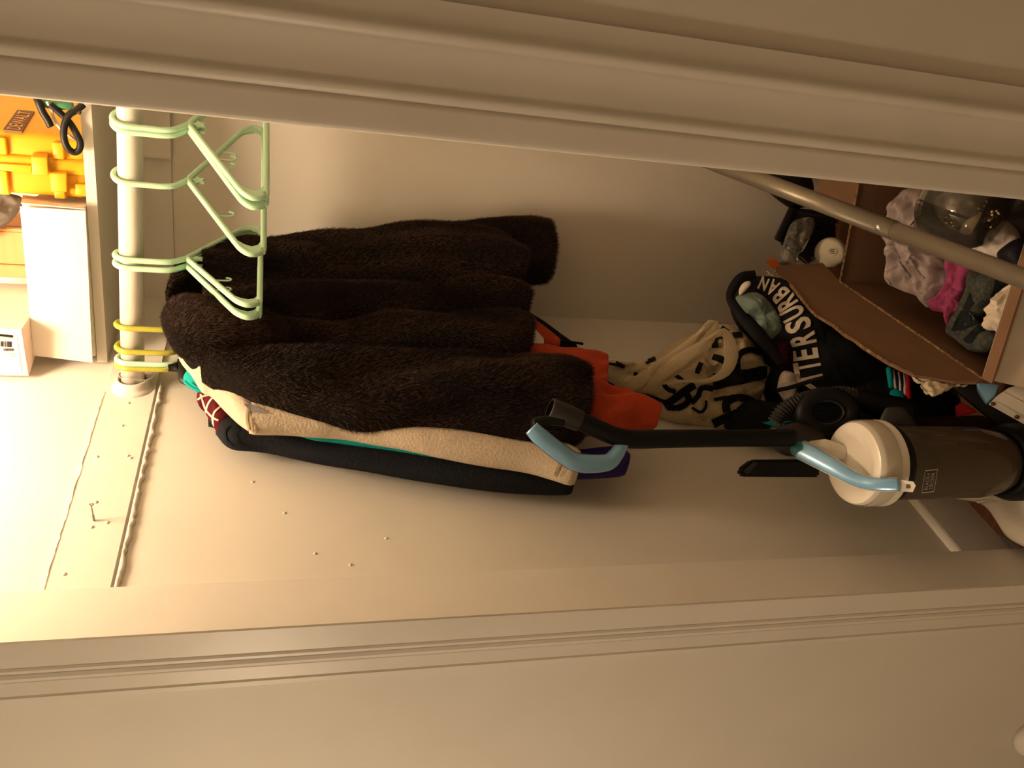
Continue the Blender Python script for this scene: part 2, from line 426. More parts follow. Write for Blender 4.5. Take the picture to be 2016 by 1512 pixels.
rp += [(.124, g + .003), (.147, g + .005), (.149, g + .016)]
struct('trim_4', prism([(XR + a * .945, b) for a, b in rp], HALL, 2.4), TRIM, True)
autosmooth(bpy.data.objects['trim_4'], 50)
# baseboards
def along_left(y0, y1, o0, o1, z0, z1, bm=None):
    a, b, c, d = lw(y0, o0), lw(y1, o0), lw(y1, o1), lw(y0, o1)
    return prism([p.xy[:] for p in (a, b, c, d)], z0, z1, bm)
bm = bmesh.new(); r_ = [[bm.verts.new((*lw(y_, o_).xy, z_)) for o_, z_ in ((0, 0), (.014, 0), (.014, .117), (.0125, .1215), (.008, .1255), (0, .127))] for y_ in (YFB, YB)]
for k in range(6): bm.faces.new((r_[0][k], r_[0][(k + 1) % 6], r_[1][(k + 1) % 6], r_[1][k]))
bm.faces.new(r_[0]); bm.faces.new(r_[1][::-1])
struct('baseboard_left', bm, TRIM)
bm = box(-.6, .55, YB - .016, YB, 0, .118); box(-.6, .55, YB - .01, YB, .118, .127, bm=bm)
struct('baseboard_back', bm, TRIM)
# shelf cleats under the shelf
ZS = 1.717
CL0, CL1 = 1.618, 1.704
o = struct('trim_5', along_left(YFB, YB, 0, .006, CL0, CL1), TRIM)
def ragged(y0, y1, z, hgt, th, amp, seed, n=150):
    """a broken bead of filler along the left wall"""
    bm = bmesh.new(); rows = []
    for i in range(n):
        y = y0 + (y1 - y0) * i / (n - 1); a = noise.noise(Vector((y * 30, seed, 0))) + .6 * noise.noise(Vector((y * 90, seed, 3)))
        lo = z - hgt - amp * max(0, a + .3); hi = z + .0008 * a
        ps = [lw(y, .0005), lw(y, th * .7), lw(y, th), lw(y, .0005)]; zs = [lo, lo + .001, (lo * .4 + hi * .6), hi]
        rows.append([bm.verts.new((p.x, p.y, q)) for p, q in zip(ps, zs)])
    for a, b in zip(rows, rows[1:]):
        for k in range(4): bm.faces.new((a[k], a[(k + 1) % 4], b[(k + 1) % 4], b[k]))
    bm.faces.new(rows[0]); bm.faces.new(rows[-1][::-1]); return bm
obj('filler_bead', ragged(YFB, 1.56, CL0 - .003, .007, .008, .007, 1), CAULK, o)
obj('filler_bead', ragged(YFB, 1.53, CL1 + .003, .004, .0078, .004, 5), CAULK, o)
random.seed(3)
for k in range(9):
    p = lw(random.uniform(1.1, 1.5), .006); z = random.uniform(CL0 + .01, CL1 - .01)
    obj('paint_lump', lathe([(0, .0022), (.002, .0018), (.0035, .0006), (.004, -.001)], (p.x, p.y, z), LW_N, 10), TRIM, o)
o2 = struct('trim_6', box(-.262, .55, YB - .019, YB, CL0, ZS), TRIM)
struct('trim_7', box(-.6, -.262, YB - .006, YB, CL0 + .002, ZS), TRIM)
wl = bpy.data.objects['wall_left']
for px, py in ((497, 949), (690, 1112), (1345, 950), (560, 1010), (620, 1090), (760, 1060)):
    p = Pp(px, py, LEFT); obj('paint_lump', lathe([(0, .002), (.0022, .0014), (.0035, -.001)], p, LW_N, 10), PAINT, wl)
# lamps (above the picture)
def ball(r, seg=9): return [(max(.0001, r * math.sin(math.pi * k / seg)), -r * math.cos(math.pi * k / seg)) for k in range(seg + 1)]
for nm, pos, watts, rad in LAMPS:
    if nm == 'bulb':
        t = thing('pendant_globe', 'frosted warm globe lamp hanging on a short cord inside the closet', 'lamp', (pos[0], pos[1], pos[2] - rad))
        obj('globe', lathe(ball(rad), pos, seg=20), lamp_glass('warm_globe', LIGHT_COL, watts, rad), t)
        obj('socket', lathe([(.0001, rad - .006), (.03, rad - .008), (.03, rad + .035), (.004, rad + .045), (.0001, rad + .045)], pos), BLKPL, t)
        obj('cord', tube([(pos[0], pos[1], pos[2] + rad + .04), (pos[0], pos[1], CEIL)], .003, 8), BLKPL, t)
    else:
        t = thing('hall_fill_lamp', 'unseen globe lamp on a pole, added at left to light the hall wall', 'lamp', (pos[0], pos[1], HALL))
        obj('globe', lathe(ball(rad), pos, seg=20), lamp_glass('pale_globe', HALL_COL, watts, rad), t)
        obj('pole', tube([(pos[0], pos[1], HALL + .02), (pos[0], pos[1], pos[2] - rad + .004)], .012, 12), BLKPL, t)
        obj('base', lathe([(.0001, 0), (.14, 0), (.14, .012), (.02, .025), (.0001, .025)], (pos[0], pos[1], HALL)), BLKPL, t)
# white round bumper low on the hall wall
p = Py(2026, 1447, YF + .016)
o = obj('door_bumper', lathe([(.0001, -.001), (.04, 0), (.04, .012), (.036, .024), (.026, .034), (.012, .039), (.0001, .04)], p, (0, -1, 0), 32), VACWH)
tag(o, 'white domed door bumper low on the hall wall beside the casing', 'door bumper')
# screw in the left cleat
p = Pp(185, 1025, off(LEFT, .006))
bl = LAMPS[0][1]; bx_, by_ = bl[0] - p.x, bl[1] - p.y      # the screw leans towards the bulb, so its shadow runs straight down
q = Pp(179, 993, (p, Vector((by_, -bx_, 0)).normalized()))
t = thing('wall_screw', 'steel screw sticking out of the shelf cleat on the side wall', 'screw', p)
ax = (q - p).normalized(); L = (q - p).length
prof = [(.0001, -.004), (.0012, -.003)]
for k in range(10): prof += [(.0012, k * .0011), (.0021, k * .0011 + .0005)]
prof += [(.0013, .0115), (.0013, L - .003)]
obj('shank', lathe(prof, p, ax, 12), WIRE, t)
obj('head', lathe([(.0013, L - .003), (.0042, L - .0005), (.0044, L), (.0008, L), (.0006, L - .0012), (.0001, L - .0012)], p, ax, 16), WIRE, t)

# ================================================================== shelf and rod
a, b = lw(1.63, .001), lw(YB - .001, .001)
o = obj('closet_shelf', prism([(a.x, a.y), (.55, 1.63), (.55, YB - .001), (b.x, b.y)], ZS, ZS + .018), SHELFM, None, False)
tag(o, 'white painted closet shelf board carrying boxes and a yellow case', 'shelf')
RY = 1.550
def rodz(x): return 1.659 - (x + .652) * .034
f0 = lw(RY, .006); RL = Vector((f0.x, RY, rodz(f0.x))); RR = Vector((.55, RY, rodz(.55)))
t = thing('closet_rod', 'white painted round closet rod holding all the hangers', 'closet rod', RL)
obj('pole', tube([RL + Vector((.004, 0, 0)), RR], .0205, 32), RODM, t)
obj('socket', lathe([(.0001, -.006), (.039, -.006), (.039, -.001), (.034, .002), (.0315, .004), (.030, .009), (.0285, .015), (.0245, .016), (.0235, .013), (.0235, .003), (.0001, .003)], RL, (LW_N * .5 + Vector((.5, 0, 0))).normalized(), 40), TRIM, t)
# ================================================================== hangers
def hanger_path(R=.0262):
    """(along, up) points of the hook and neck, rod axis at 0,0"""
    pts = [(.026, -.012)]
    for k in range(0, 9): a = math.pi * k / 8; pts.append((R * math.cos(a), .0005 + R * math.sin(a)))
    pts += [(-R, -.03), (-R, -.055), (-.021, -.072), (-.006, -.088), (0, -.094)]
    return pts
def make_hanger(name, label, xh, near, material, group, half=.2, drop=.098, small=True, tilt=.03):
    """plastic tube hanger on the rod at xh, turned so that its near end lies at the photo pixel near"""
    c = Vector((xh, RY, rodz(xh))); r = W(*near); best = min((abs((c.x + half * .97 * math.sin(f)) / (c.y - half * .97 * math.cos(f)) - r.x / r.y), f) for f in np.linspace(-1.2, 1.2, 241))
    f = best[1]; d = Vector((-math.sin(f), math.cos(f), 0)); s = Vector((d.y, -d.x, 0))   # d points to the far end
    t = thing(name, label, 'hanger', c, group)
    def L(a, z, o=0): return c + d * a + Vector((0, 0, z + a * tilt)) + s * o
    obj('hook', tube([L(a, z) for a, z in hanger_path()], .0052, 10, n=60), material, t)
    zt = -.094
    fr = [(0, zt), (.02, zt - .008), (half * .5, zt - drop * .48), (half * .86, zt - drop * .84), (half * .95, zt - drop * .95), (half, zt - drop * 1.08), (half * .985, zt - drop * 1.2), (half * .93, zt - drop * 1.27), (half * .8, zt - drop * 1.29)]
    path = [L(-a, z) for a, z in fr[::-1]] + [L(a, z) for a, z in fr[1:]]
    obj('frame', tube(path, .0052, 10, n=110, closed=True), material, t)
    # gusset under the neck, webs in the two ends
    for sg in (-1, 1):
        pts = [(sg * half * a, zt - drop * b) for a, b in ((.80, .78), (.95, .95), (.995, 1.08), (.98, 1.2), (.93, 1.27), (.78, 1.285), (.88, 1.2), (.91, 1.1), (.885, .98))]
        bm = bmesh.new(); m_ = len(pts)
        a = [bm.verts.new(L(x, z, .002)) for x, z in pts]; b = [bm.verts.new(L(x, z, -.002)) for x, z in pts]
        bm.faces.new(a); bm.faces.new(b[::-1])
        for k in range(m_): bm.faces.new((a[k], b[k], b[(k + 1) % m_], a[(k + 1) % m_]))
        obj('end_web', bm, material, t, False)
    st = []
    for k in range(10): a = math.pi / 2 + k * math.pi / 5; rr = .012 if k % 2 == 0 else .007; st.append((rr * math.cos(a), zt - .016 + rr * math.sin(a)))
    bm = bmesh.new(); a = [bm.verts.new(L(x, z, .0018)) for x, z in st]; b = [bm.verts.new(L(x, z, -.0018)) for x, z in st]
    bm.faces.new(a); bm.faces.new(b[::-1])
    for k in range(10): bm.faces.new((a[k], b[k], b[(k + 1) % 10], a[(k + 1) % 10]))
    obj('star_gusset', bm, material, t, False)
    if small:
        for sg in (-1, 1):
            x = sg * half * .5; z = zt - drop * .5
            obj('strap_hook', tube([L(x, z), L(x, z - .018), L(x - sg * .002, z - .026), L(x - sg * .008, z - .029), L(x - sg * .013, z - .025), L(x - sg * .013, z - .02)], .0017, 8, n=18), material, t)
    return t
def rx(py): return Py(258, py, RY).x
GE = 'empty mint hangers'
make_hanger('plastic_hanger', 'empty mint plastic hanger, nearest to the right casing of the closet opening', rx(233), (505, 385), MINT, GE)
make_hanger('plastic_hanger', 'empty mint plastic hanger touching the one beside the right casing', rx(243), (512, 405), MINT, GE)
make_hanger('plastic_hanger', 'empty mint plastic hanger standing alone in the middle of the bare rod', rx(345), (515, 497), MINT, GE)
make_hanger('plastic_hanger', 'empty mint plastic hanger of the pair in front of the fur coat, farther from it', rx(502), (520, 598), MINT, GE)
make_hanger('plastic_hanger', 'empty mint plastic hanger of the pair in front of the fur coat, closer to it', rx(517), (515, 622), MINT, GE)
GL = 'hangers carrying clothes'
make_hanger('plastic_hanger', 'yellow plastic hanger inside the brown fur coat', rx(638), (520, 720), YELLOWH, GL, small=False)
make_hanger('plastic_hanger', 'yellow plastic hanger between the fur coat and the mint hanger', rx(682), (520, 775), YELLOWH, GL, half=.19, small=False)
make_hanger('plastic_hanger', 'mint plastic hanger squeezed between two yellow ones', rx(706), (520, 790), MINT, GL, half=.19, small=False)
make_hanger('plastic_hanger', 'yellow plastic hanger next to the black hanger with the wire hook', rx(716), (520, 800), YELLOWH, GL, half=.19, small=False)
# black hanger with wire hook
xh = rx(738); c = Vector((xh, RY, rodz(xh)))
PBH = off(LEFT, .068)
t = thing('flat_hanger', 'black flat hanger with a thin steel wire hook near the side wall', 'hanger', c)
e = Pp(334, 724, PBH)
obj('hook', tube([c + Vector((0, .024, -.008)), c + Vector((0, .016, .017)), c + Vector((0, 0, .0235)), c + Vector((0, -.017, .016)), c + Vector((.002, -.024, -.002)), c + Vector((.0, -.022, -.03)), (c + e) / 2 + Vector((0, .005, -.012)), e, e + Vector((0, 0, -.012))], .0014, 8, n=50), WIRE, t)
obj('collar', loft([(331, 720, 729), (340, 718, 729), (350, 714, 731)], PBH, .006, 0, n=10), BLKPL, t)
obj('body', inflate([(349, 708), (356, 712), (368, 722), (385, 740), (415, 770), (450, 800), (455, 812), (440, 808), (400, 772), (380, 764), (358, 754), (351, 747), (349, 730)], (372, 742), PBH, .012, fold=0), BLKPL, t)

# ================================================================== clothes along the left wall
def garment(name, label, cat, parts, loc, group='hanging clothes'):
    t = thing(name, label, cat, loc, group); out = []
    for nm, bm, m in parts: out.append(obj(nm, bm, m, t))
    return t, out
P1, P2, P3, P4 = off(LEFT, .045), off(LEFT, .075), off(LEFT, .105), off(LEFT, .06)
# navy jacket
t, o = garment('navy_jacket', 'dark navy jacket hanging closest to the side wall, long plain sleeve', 'jacket', [
    ('sleeve', loft([(424, 812, 842), (440, 806, 866), (462, 808, 879), (520, 815, 884), (600, 822, 902), (700, 830, 921), (800, 842, 938), (900, 856, 951), (1000, 872, 961), (1090, 890, 967), (1126, 900, 967), (1128, 903, 964)], P1, .026, .005, n=70), NAVY),
    ('body', loft([(410, 760, 835), (500, 740, 850), (700, 740, 860), (950, 760, 890), (1060, 780, 900)], off(LEFT, .03), .02, .004), NAVY)], Pp(424, 820, P1))
tree = bvh_of(o)
obj('cuff_fold', stick(stroke2d([(450, 838), (443, 850), (446, 866), (456, 876)], 4), lambda a, b: (a, b), tree, .002, 0), BLKCLOTH, o[0])
obj('sleeve_seam', stick(stroke2d([(470, 838), (462, 852), (466, 868), (478, 878)], 3), lambda a, b: (a, b), tree, .002, 0), BLKCLOTH, o[0])
# maroon flannel shirt
t, o = garment('flannel_shirt', 'maroon flannel shirt with pale pink check lines at its shoulder', 'shirt', [
    ('shoulder', inflate([(387, 784), (391, 775), (399, 770), (410, 768), (430, 785), (455, 806), (470, 830), (455, 842), (436, 846), (424, 842), (416, 829), (405, 812), (400, 798), (391, 795)], (425, 808), off(LEFT, .052), .03, fold=.004), MAROON),
    ('body', loft([(430, 770, 835), (600, 770, 850), (900, 780, 850)], off(LEFT, .045), .016, .003), MAROON)], Pp(387, 784, P1))
tree = bvh_of(o[:1])
for pts in ([(389, 787), (398, 781), (408, 778), (416, 774)], [(404, 812), (410, 795), (418, 784), (424, 781)], [(418, 827), (422, 812), (432, 802), (440, 796)], [(395, 776), (399, 790), (406, 808), (419, 822), (430, 828)], [(416, 774), (420, 783), (428, 787), (434, 792)], [(420, 841), (419, 828), (418, 820)]):
    obj('check_line', stick(stroke2d(pts, 3.2), lambda a, b: (a, b), tree, .001, 0), PINKLINE, o[0])
# teal shirt
garment('teal_shirt', 'teal cotton shirt with stitched collar peeking out beside the tan jacket', 'shirt', [
    ('collar', inflate([(361, 748), (366, 738), (375, 733), (388, 740), (402, 752), (416, 770), (408, 770), (393, 767), (375, 758)], (385, 752), off(LEFT, .075), .016, fold=.003), TEAL),
    ('collar_edge', tube([Pp(x, y, off(LEFT, .086)) for x, y in ((364, 752), (373, 760), (388, 768), (405, 771), (414, 772))], .003, 8, n=24), TEAL),
    ('sleeve', loft([(410, 765, 778), (480, 775, 815), (600, 800, 860), (660, 808, 868), (740, 822, 878), (830, 848, 893), (900, 868, 900), (960, 880, 898)], off(LEFT, .08), .016, .004), TEAL)], Pp(361, 748, P2))
# tan jacket
t, o = garment('tan_jacket', 'tan denim jacket with seamed cuff, hanging just behind the fur coat', 'jacket', [
    ('shoulder', inflate([(352, 705), (362, 698), (400, 690), (470, 700), (540, 760), (545, 820), (510, 850), (495, 849), (470, 833), (445, 808), (415, 778), (395, 768), (375, 735)], (450, 760), P3, .035, fold=.005), TAN),
    ('sleeve', loft([(490, 745, 847), (500, 750, 850), (560, 768, 850), (620, 772, 852), (700, 782, 856), (850, 808, 889), (1014, 840, 914), (1090, 868, 933), (1125, 888, 942), (1137, 900, 936)], P3, .03, .006, n=70), TAN),
    ('body', loft([(440, 700, 800), (600, 690, 820), (900, 680, 850), (1000, 690, 850)], off(LEFT, .09), .02, .005), TAN)], Pp(352, 705, P3))
tree = bvh_of(o)
for pts, wd in (([(488, 806), (486, 825), (491, 847)], 4), ([(497, 800), (493, 820), (497, 850)], 2.5), ([(1106, 897), (1101, 915), (1092, 936)], 5), ([(1117, 905), (1111, 922), (1104, 938)], 2.5)):
    obj('seam', stick(stroke2d(pts, wd), lambda a, b: (a, b), tree, .0015, 0), TAN2, o[1])
obj('lining', stick(poly2d([(480, 795), (500, 798), (520, 808), (525, 814), (505, 812), (490, 806)]), lambda a, b: (a, b), tree, .002, 3), GREYLIN, o[0])
# blue cuff below
garment('blue_sweater', 'deep blue sweater cuff showing below the tan sleeve behind the blue handle', 'sweater', [
    ('cuff', loft([(1080, 880, 925), (1130, 893, 936), (1180, 890, 937), (1215, 888, 935), (1232, 898, 930), (1236, 905, 922)], off(LEFT, .07), .022, .005), PURPLE)], Pp(1180, 915, P2))
# garments seen under the coat
PO = PL((-.535, 1.50, 1), (.90, -.44, 0))
garment('orange_jacket', 'bright orange jacket with gathered cuffs hanging lower than the fur coat', 'jacket', [
    ('sleeve', loft([(980, 690, 760), (1060, 684, 772), (1120, 689, 778), (1160, 696, 778), (1182, 702, 772), (1191, 710, 766)], PO, .03, .010, n=60, seg=44, fs=(46, 46, 16)), ORANGE),
    ('sleeve', loft([(1080, 735, 846), (1150, 745, 850), (1200, 768, 849), (1240, 785, 846), (1262, 792, 846), (1280, 798, 846), (1289, 808, 845)], off(PO, .035), .035, .010, n=60, seg=44, fs=(46, 46, 16)), ORANGE),
    ('hem', loft([(1000, 600, 660), (1036, 622, 668), (1060, 640, 682), (1085, 662, 690), (1098, 676, 692)], off(PO, -.03), .02, .004), ORANGE),
    ('lining', loft([(1000, 630, 700), (1040, 640, 700), (1066, 672, 700)], off(PO, -.01), .018, .003), WHITECL),
    ('body', loft([(500, 600, 780), (700, 600, 800), (1000, 620, 800)], off(PO, -.02), .02, .004), ORANGE)], Pp(1000, 700, PO))
garment('black_hoodie', 'black hoodie hem with a loose drawstring hanging behind the orange jacket', 'hoodie', [
    ('hem', loft([(1010, 600, 680), (1050, 622, 690), (1075, 636, 694), (1100, 655, 695), (1125, 680, 696), (1132, 688, 696)], off(PO, -.055), .016, .004), BLKCLOTH),
    ('drawstring', tube([Pp(1095, 673, off(PO, -.03)), Pp(1120, 673, off(PO, -.03)), Pp(1148, 677, off(PO, -.03))], .0028, 8, n=12), BLKCLOTH),
    ('lower_edge', loft([(1150, 750, 775), (1190, 752, 778), (1206, 760, 778)], off(PO, -.02), .012, .002), BLKCLOTH),
    ('drawstring', tube([Pp(1180, 713, off(PO, -.02)), Pp(1200, 716, off(PO, -.02)), Pp(1222, 719, off(PO, -.02))], .0028, 8, n=12), NAVY)], Pp(1010, 640, PO))

# ================================================================== fur coat
PC = PL((-.512, 1.466, 1), (.90, -.44, 0))
coat = thing('fur_coat', 'dark brown fur coat with a wide collar, hanging in front of all other clothes', 'coat', Pp(340, 620, PC), 'hanging clothes')
CF = dict(fold=.011, fs=(19, 19, 6), n=70, seg=36)
parts = [
    ('body', loft([(345, 600, 690), (400, 530, 745), (480, 500, 785), (600, 480, 820), (800, 470, 840), (950, 475, 820), (1015, 520, 720), (1025, 550, 690)], off(PC, -.03), .035, **CF)),
    ('sleeve', loft([(395, 668, 725), (430, 674, 750), (480, 684, 777), (540, 690, 798), (612, 695, 816), (746, 700, 839), (880, 704, 857), (1000, 705, 872), (1060, 705, 878), (1110, 710, 874), (1138, 722, 868), (1150, 742, 850)], off(PC, .02), .048, seed=2, **CF)),
    ('front_panel', loft([(430, 620, 700), (520, 640, 712), (620, 644, 716), (800, 624, 710), (950, 617, 707), (1010, 616, 704), (1034, 624, 696), (1044, 640, 680)], off(PC, .015), .036, seed=3, **CF)),
    ('front_panel', loft([(400, 585, 660), (450, 568, 655), (560, 556, 652), (700, 559, 640), (850, 561, 630), (960, 562, 624), (1010, 570, 622), (1032, 584, 616), (1040, 595, 608)], off(PC, .01), .034, seed=4, **CF)),
    ('front_panel', loft([(400, 505, 600), (460, 484, 592), (540, 476, 585), (640, 466, 576), (760, 454, 571), (880, 452, 567), (970, 460, 562), (1010, 485, 558), (1026, 505, 550), (1030, 518, 540)], off(PC, .02), .04, seed=5, **CF)),
    ('sleeve', loft([(560, 474, 560), (700, 462, 560), (850, 447, 556), (970, 437, 556), (1040, 432, 557), (1070, 436, 556), (1083, 448, 550), (1089, 470, 530)], off(PC, .0), .032, seed=6, **CF)),
    ('collar', inflate([(317, 632), (324, 612), (345, 602), (400, 603), (460, 605), (530, 625), (566, 650), (556, 680), (500, 700), (440, 712), (385, 708), (345, 690), (326, 660)], (430, 655), off(PC, .04), .055, fold=.008, rings=14)),
    ('collar', loft([(330, 598, 622), (338, 568, 612), (355, 540, 600), (385, 512, 588), (430, 492, 582), (480, 480, 575), (510, 490, 560)], off(PC, -.005), .045, seed=8, **CF)),
]
cobs = [obj(nm, bm, FURB, coat) for nm, bm in parts]
def grow_fur(o, count, length, width, name='fur', comb=(0, 0, -1), seed=0):
    """short hairs rooted on a mesh: one slim triangle each, combed down the coat"""
    rng = np.random.default_rng(seed); me = o.data; me.calc_loop_triangles()
    co = np.array([v.co[:] for v in me.vertices]); tri = np.array([t.vertices[:] for t in me.loop_triangles])
    a, b, c = co[tri[:, 0]], co[tri[:, 1]], co[tri[:, 2]]; nn = np.cross(b - a, c - a); ar = np.linalg.norm(nn, axis=1); nn /= ar[:, None] + 1e-12
    vn = np.array([v.normal[:] for v in me.vertices])
    k = rng.choice(len(tri), count, p=ar / ar.sum()); u, v = rng.random(count), rng.random(count); s = u + v > 1; u[s], v[s] = 1 - u[s], 1 - v[s]
    w0 = 1 - u - v; p = a[k] * w0[:, None] + b[k] * u[:, None] + c[k] * v[:, None]
    n = vn[tri[k, 0]] * w0[:, None] + vn[tri[k, 1]] * u[:, None] + vn[tri[k, 2]] * v[:, None]; n /= np.linalg.norm(n, axis=1)[:, None] + 1e-9
    # comb direction wanders in tufts
    ph = p * 38; tuft = np.stack([np.sin(ph[:, 1] + 2 * np.sin(ph[:, 2] * .7)), np.sin(ph[:, 0] * 1.1 + 1.3 * np.sin(ph[:, 2])), 0 * u], 1)
    d = n * .62 + np.array(comb) * .75 + tuft * .22 + rng.normal(0, .14, (count, 3)); d /= np.linalg.norm(d, axis=1)[:, None]
    ln = length * (.55 + .7 * rng.random(count))
    sd = np.cross(d, rng.normal(0, 1, (count, 3))); sd /= np.linalg.norm(sd, axis=1)[:, None] + 1e-9
    root = p - n * .001; wd = width * (.7 + .6 * rng.random(count))
    V = np.concatenate([root + sd * wd[:, None], root - sd * wd[:, None], root + d * ln[:, None]]).astype(np.float32)
    idx = np.arange(count); Fc = np.stack([idx, idx + count, idx + 2 * count], 1).astype(np.int32)
    m = bpy.data.meshes.new(name); m.vertices.add(3 * count); m.vertices.foreach_set('co', V.ravel())
    m.loops.add(3 * count); m.loops.foreach_set('vertex_index', Fc.ravel())
    m.polygons.add(count); m.polygons.foreach_set('loop_start', idx.astype(np.int32) * 3); m.update()
    f = obj(name, m, FUR, o, False); f['kind'] = 'stuff'; return f
for i, o in enumerate(cobs): grow_fur(o, {0: 30000, 1: 110000, 2: 60000, 3: 55000, 4: 75000, 5: 60000, 6: 60000, 7: 50000}[i], .0095, .00038, seed=i)
# ================================================================== on the shelf
ZT = ZS + .018
# yellow tool case, standing on edge
YC = 1.640; xr, xl = -.212, -.322
case = thing('tool_case', 'yellow hard plastic tool case with latches and dark nameplate, standing on the shelf', 'tool case', ((xl + xr) / 2, 1.74, ZT))
xm = (xl + xr) / 2 + .004
def sbox(x0, x1, y0, y1, z0, z1, bv=0, sg=2):
    bm = box(x0, x1, y0, y1, z0, z1, bv, sg)
    for v in bm.verts: v.co.x += max(0, v.co.y - YC) * .3
    return bm
sh = obj('shell', sbox(xm + .004, xr, YC + .006, YB - .03, ZT + .001, ZT + .36, .012, 3), CASEY, case)
sh2 = obj('shell', sbox(xl, xm - .004, YC + .006, YB - .03, ZT + .001, ZT + .36, .012, 3), CASEY, case)
obj('rim', sbox(xm - .013, xm + .013, YC - .001, YB - .025, ZT + .0005, ZT + .365, .005, 2), CASEY, case)
for z0 in (ZT + .045, ZT + .135, ZT + .225):
    obj('rib', box(xl + .003, xm - .014, YC - .003, YC + .01, z0 - .009, z0 + .009, .002), CASEY, case)
    obj('rib', box(xm + .014, xr - .008, YC - .003, YC + .01, z0 - .012, z0 + .006, .002), CASEY, case)
obj('latch', hexa([Py(x, y, YC - .016) for x, y in ((61, 309), (93, 310), (96, 346), (63, 345))] + [Py(x, y, YC + .004) for x, y in ((64, 300), (94, 301), (97, 340), (66, 340))], .002), CASEY, case)
obj('latch', hexa([Py(x, y, YC - .014) for x, y in ((98, 341), (131, 342), (132, 379), (101, 378))] + [Py(x, y, YC + .004) for x, y in ((100, 333), (132, 334), (133, 374), (103, 372))], .002), CASEY, case)
obj('hinge_bar', hexa([Py(x, y, YC - .008) for x, y in ((-30, 320), (62, 326), (62, 340), (-30, 334))] + [Py(x, y, YC + .004) for x, y in ((-30, 318), (62, 323), (62, 338), (-30, 332))], .001), CASEY, case)
obj('foot', box(xl + .01, xl + .032, YC - .002, YC + .03, ZT, ZT + .02, .003), CASEY, case)
sidepl = PL((xr + .0022, YC + .006, 1.8), (1, -.3, 0))
def quadmap(bl, br, tl, tr):
    bl, br, tl, tr = (np.array(q, float) for q in (bl, br, tl, tr))
    return lambda a, b: tuple((bl * (1 - a) + br * a) * (1 - b) + (tl * (1 - a) + tr * a) * b)
qm = quadmap((43, 258.5), (68, 219), (6, 255), (34, 216))
npl = obj('nameplate', slab([Pp(*qm(a, b), off(sidepl, .003)) for a, b in ((0, 0), (1, 0), (1, 1), (0, 1))], .004), CASED, case, False)
bm = glyphs('DEWALT')
for v in bm.verts: v.co = Pp(*qm(.06 + v.co.x * .88, .14 + v.co.y * .72), off(sidepl, .0042))
obj('lettering', bm, CASEL, npl, False)
# cables hanging off the shelf in front of the case
PCb = PL((-.2, 1.612, 1.75), (0, -1, 0))
def px3(pts, pl, dy=None): return [Pp(p[0], p[1], off(pl, p[2] if len(p) > 2 else 0)) for p in pts]
o = obj('power_cable', tube(px3([(60, 170, -.02), (74, 196), (84, 220), (95, 238), (99, 247), (101, 250)], PCb), .0062, 12, n=30), BLKPL)
tag(o, 'stub end of a black cable hanging over the yellow case', 'cable')
o = obj('power_cable', tube(px3([(98, 205), (118, 222, -.004), (136, 240, -.006), (150, 262, -.004), (158, 280), (156, 294), (147, 300), (134, 292, .004), (126, 272, .006), (127, 246, .006), (136, 226, .006), (150, 217, .004), (165, 205, 0)], PCb), .0058, 12, n=80), BLKPL)
tag(o, 'black cable coiled into a hanging loop at the shelf edge', 'cable')
o = obj('white_cable', tube(px3([(92, 200), (101, 215, -.004), (106, 232, -.008), (118, 252, -.01), (135, 266, -.01), (152, 277, -.012), (160, 281, -.012)], PCb), .0026, 10, n=40), VACWH)
tag(o, 'thin white cable running behind the black loop', 'cable')
o = obj('green_pouch', inflate([(72, 198), (100, 194), (140, 200), (143, 214), (120, 216), (90, 212)], (108, 205), off(PCb, -.01), .012, fold=.003), GREENP)
tag(o, 'green plastic packet wedged above the cables', 'packet')
o = obj('clear_wrap', inflate([(138, 212), (152, 210), (160, 218), (158, 226), (146, 221)], (149, 216), off(PCb, .004), .006, fold=.003, n=40, rings=6), FILM)
tag(o, 'scrap of clear plastic wrap beside the black cable', 'wrapper')
# white carton
YW = 1.602
wbx = thing('white_carton', 'plain white cardboard carton lying at the front edge of the shelf', 'carton', (-.47, 1.7, ZT))
q = [Py(x, y, YW) for x, y in ((39, 407), (168, 415), (182, 714), (66, 700))]
zb = ZT + .001; zt_ = (q[0].z + q[3].z) / 2
obj('body', hexa([(q[1].x + .004, YW + .012, zb), (q[2].x + .006, YW + .018, zb), (q[2].x + .012, YW + .2, zb), (q[1].x, YW + .2, zb), (q[0].x + .004, YW + .012, zt_ - .002), (q[3].x + .004, YW + .018, zt_ - .002), (q[3].x + .01, YW + .2, zt_ - .002), (q[0].x, YW + .2, zt_ - .002)], .001, 1), WBOX, wbx, False)
obj('front_panel', slab([q[0], q[1], q[2], q[3]], .002), WBOX, wbx, False)
obj('side_flap', slab([Py(41, 399, YW + .004), Py(168, 411, YW + .004), Py(168, 396, YW + .09), Py(45, 384, YW + .09)], .002), PBOX, wbx, False)
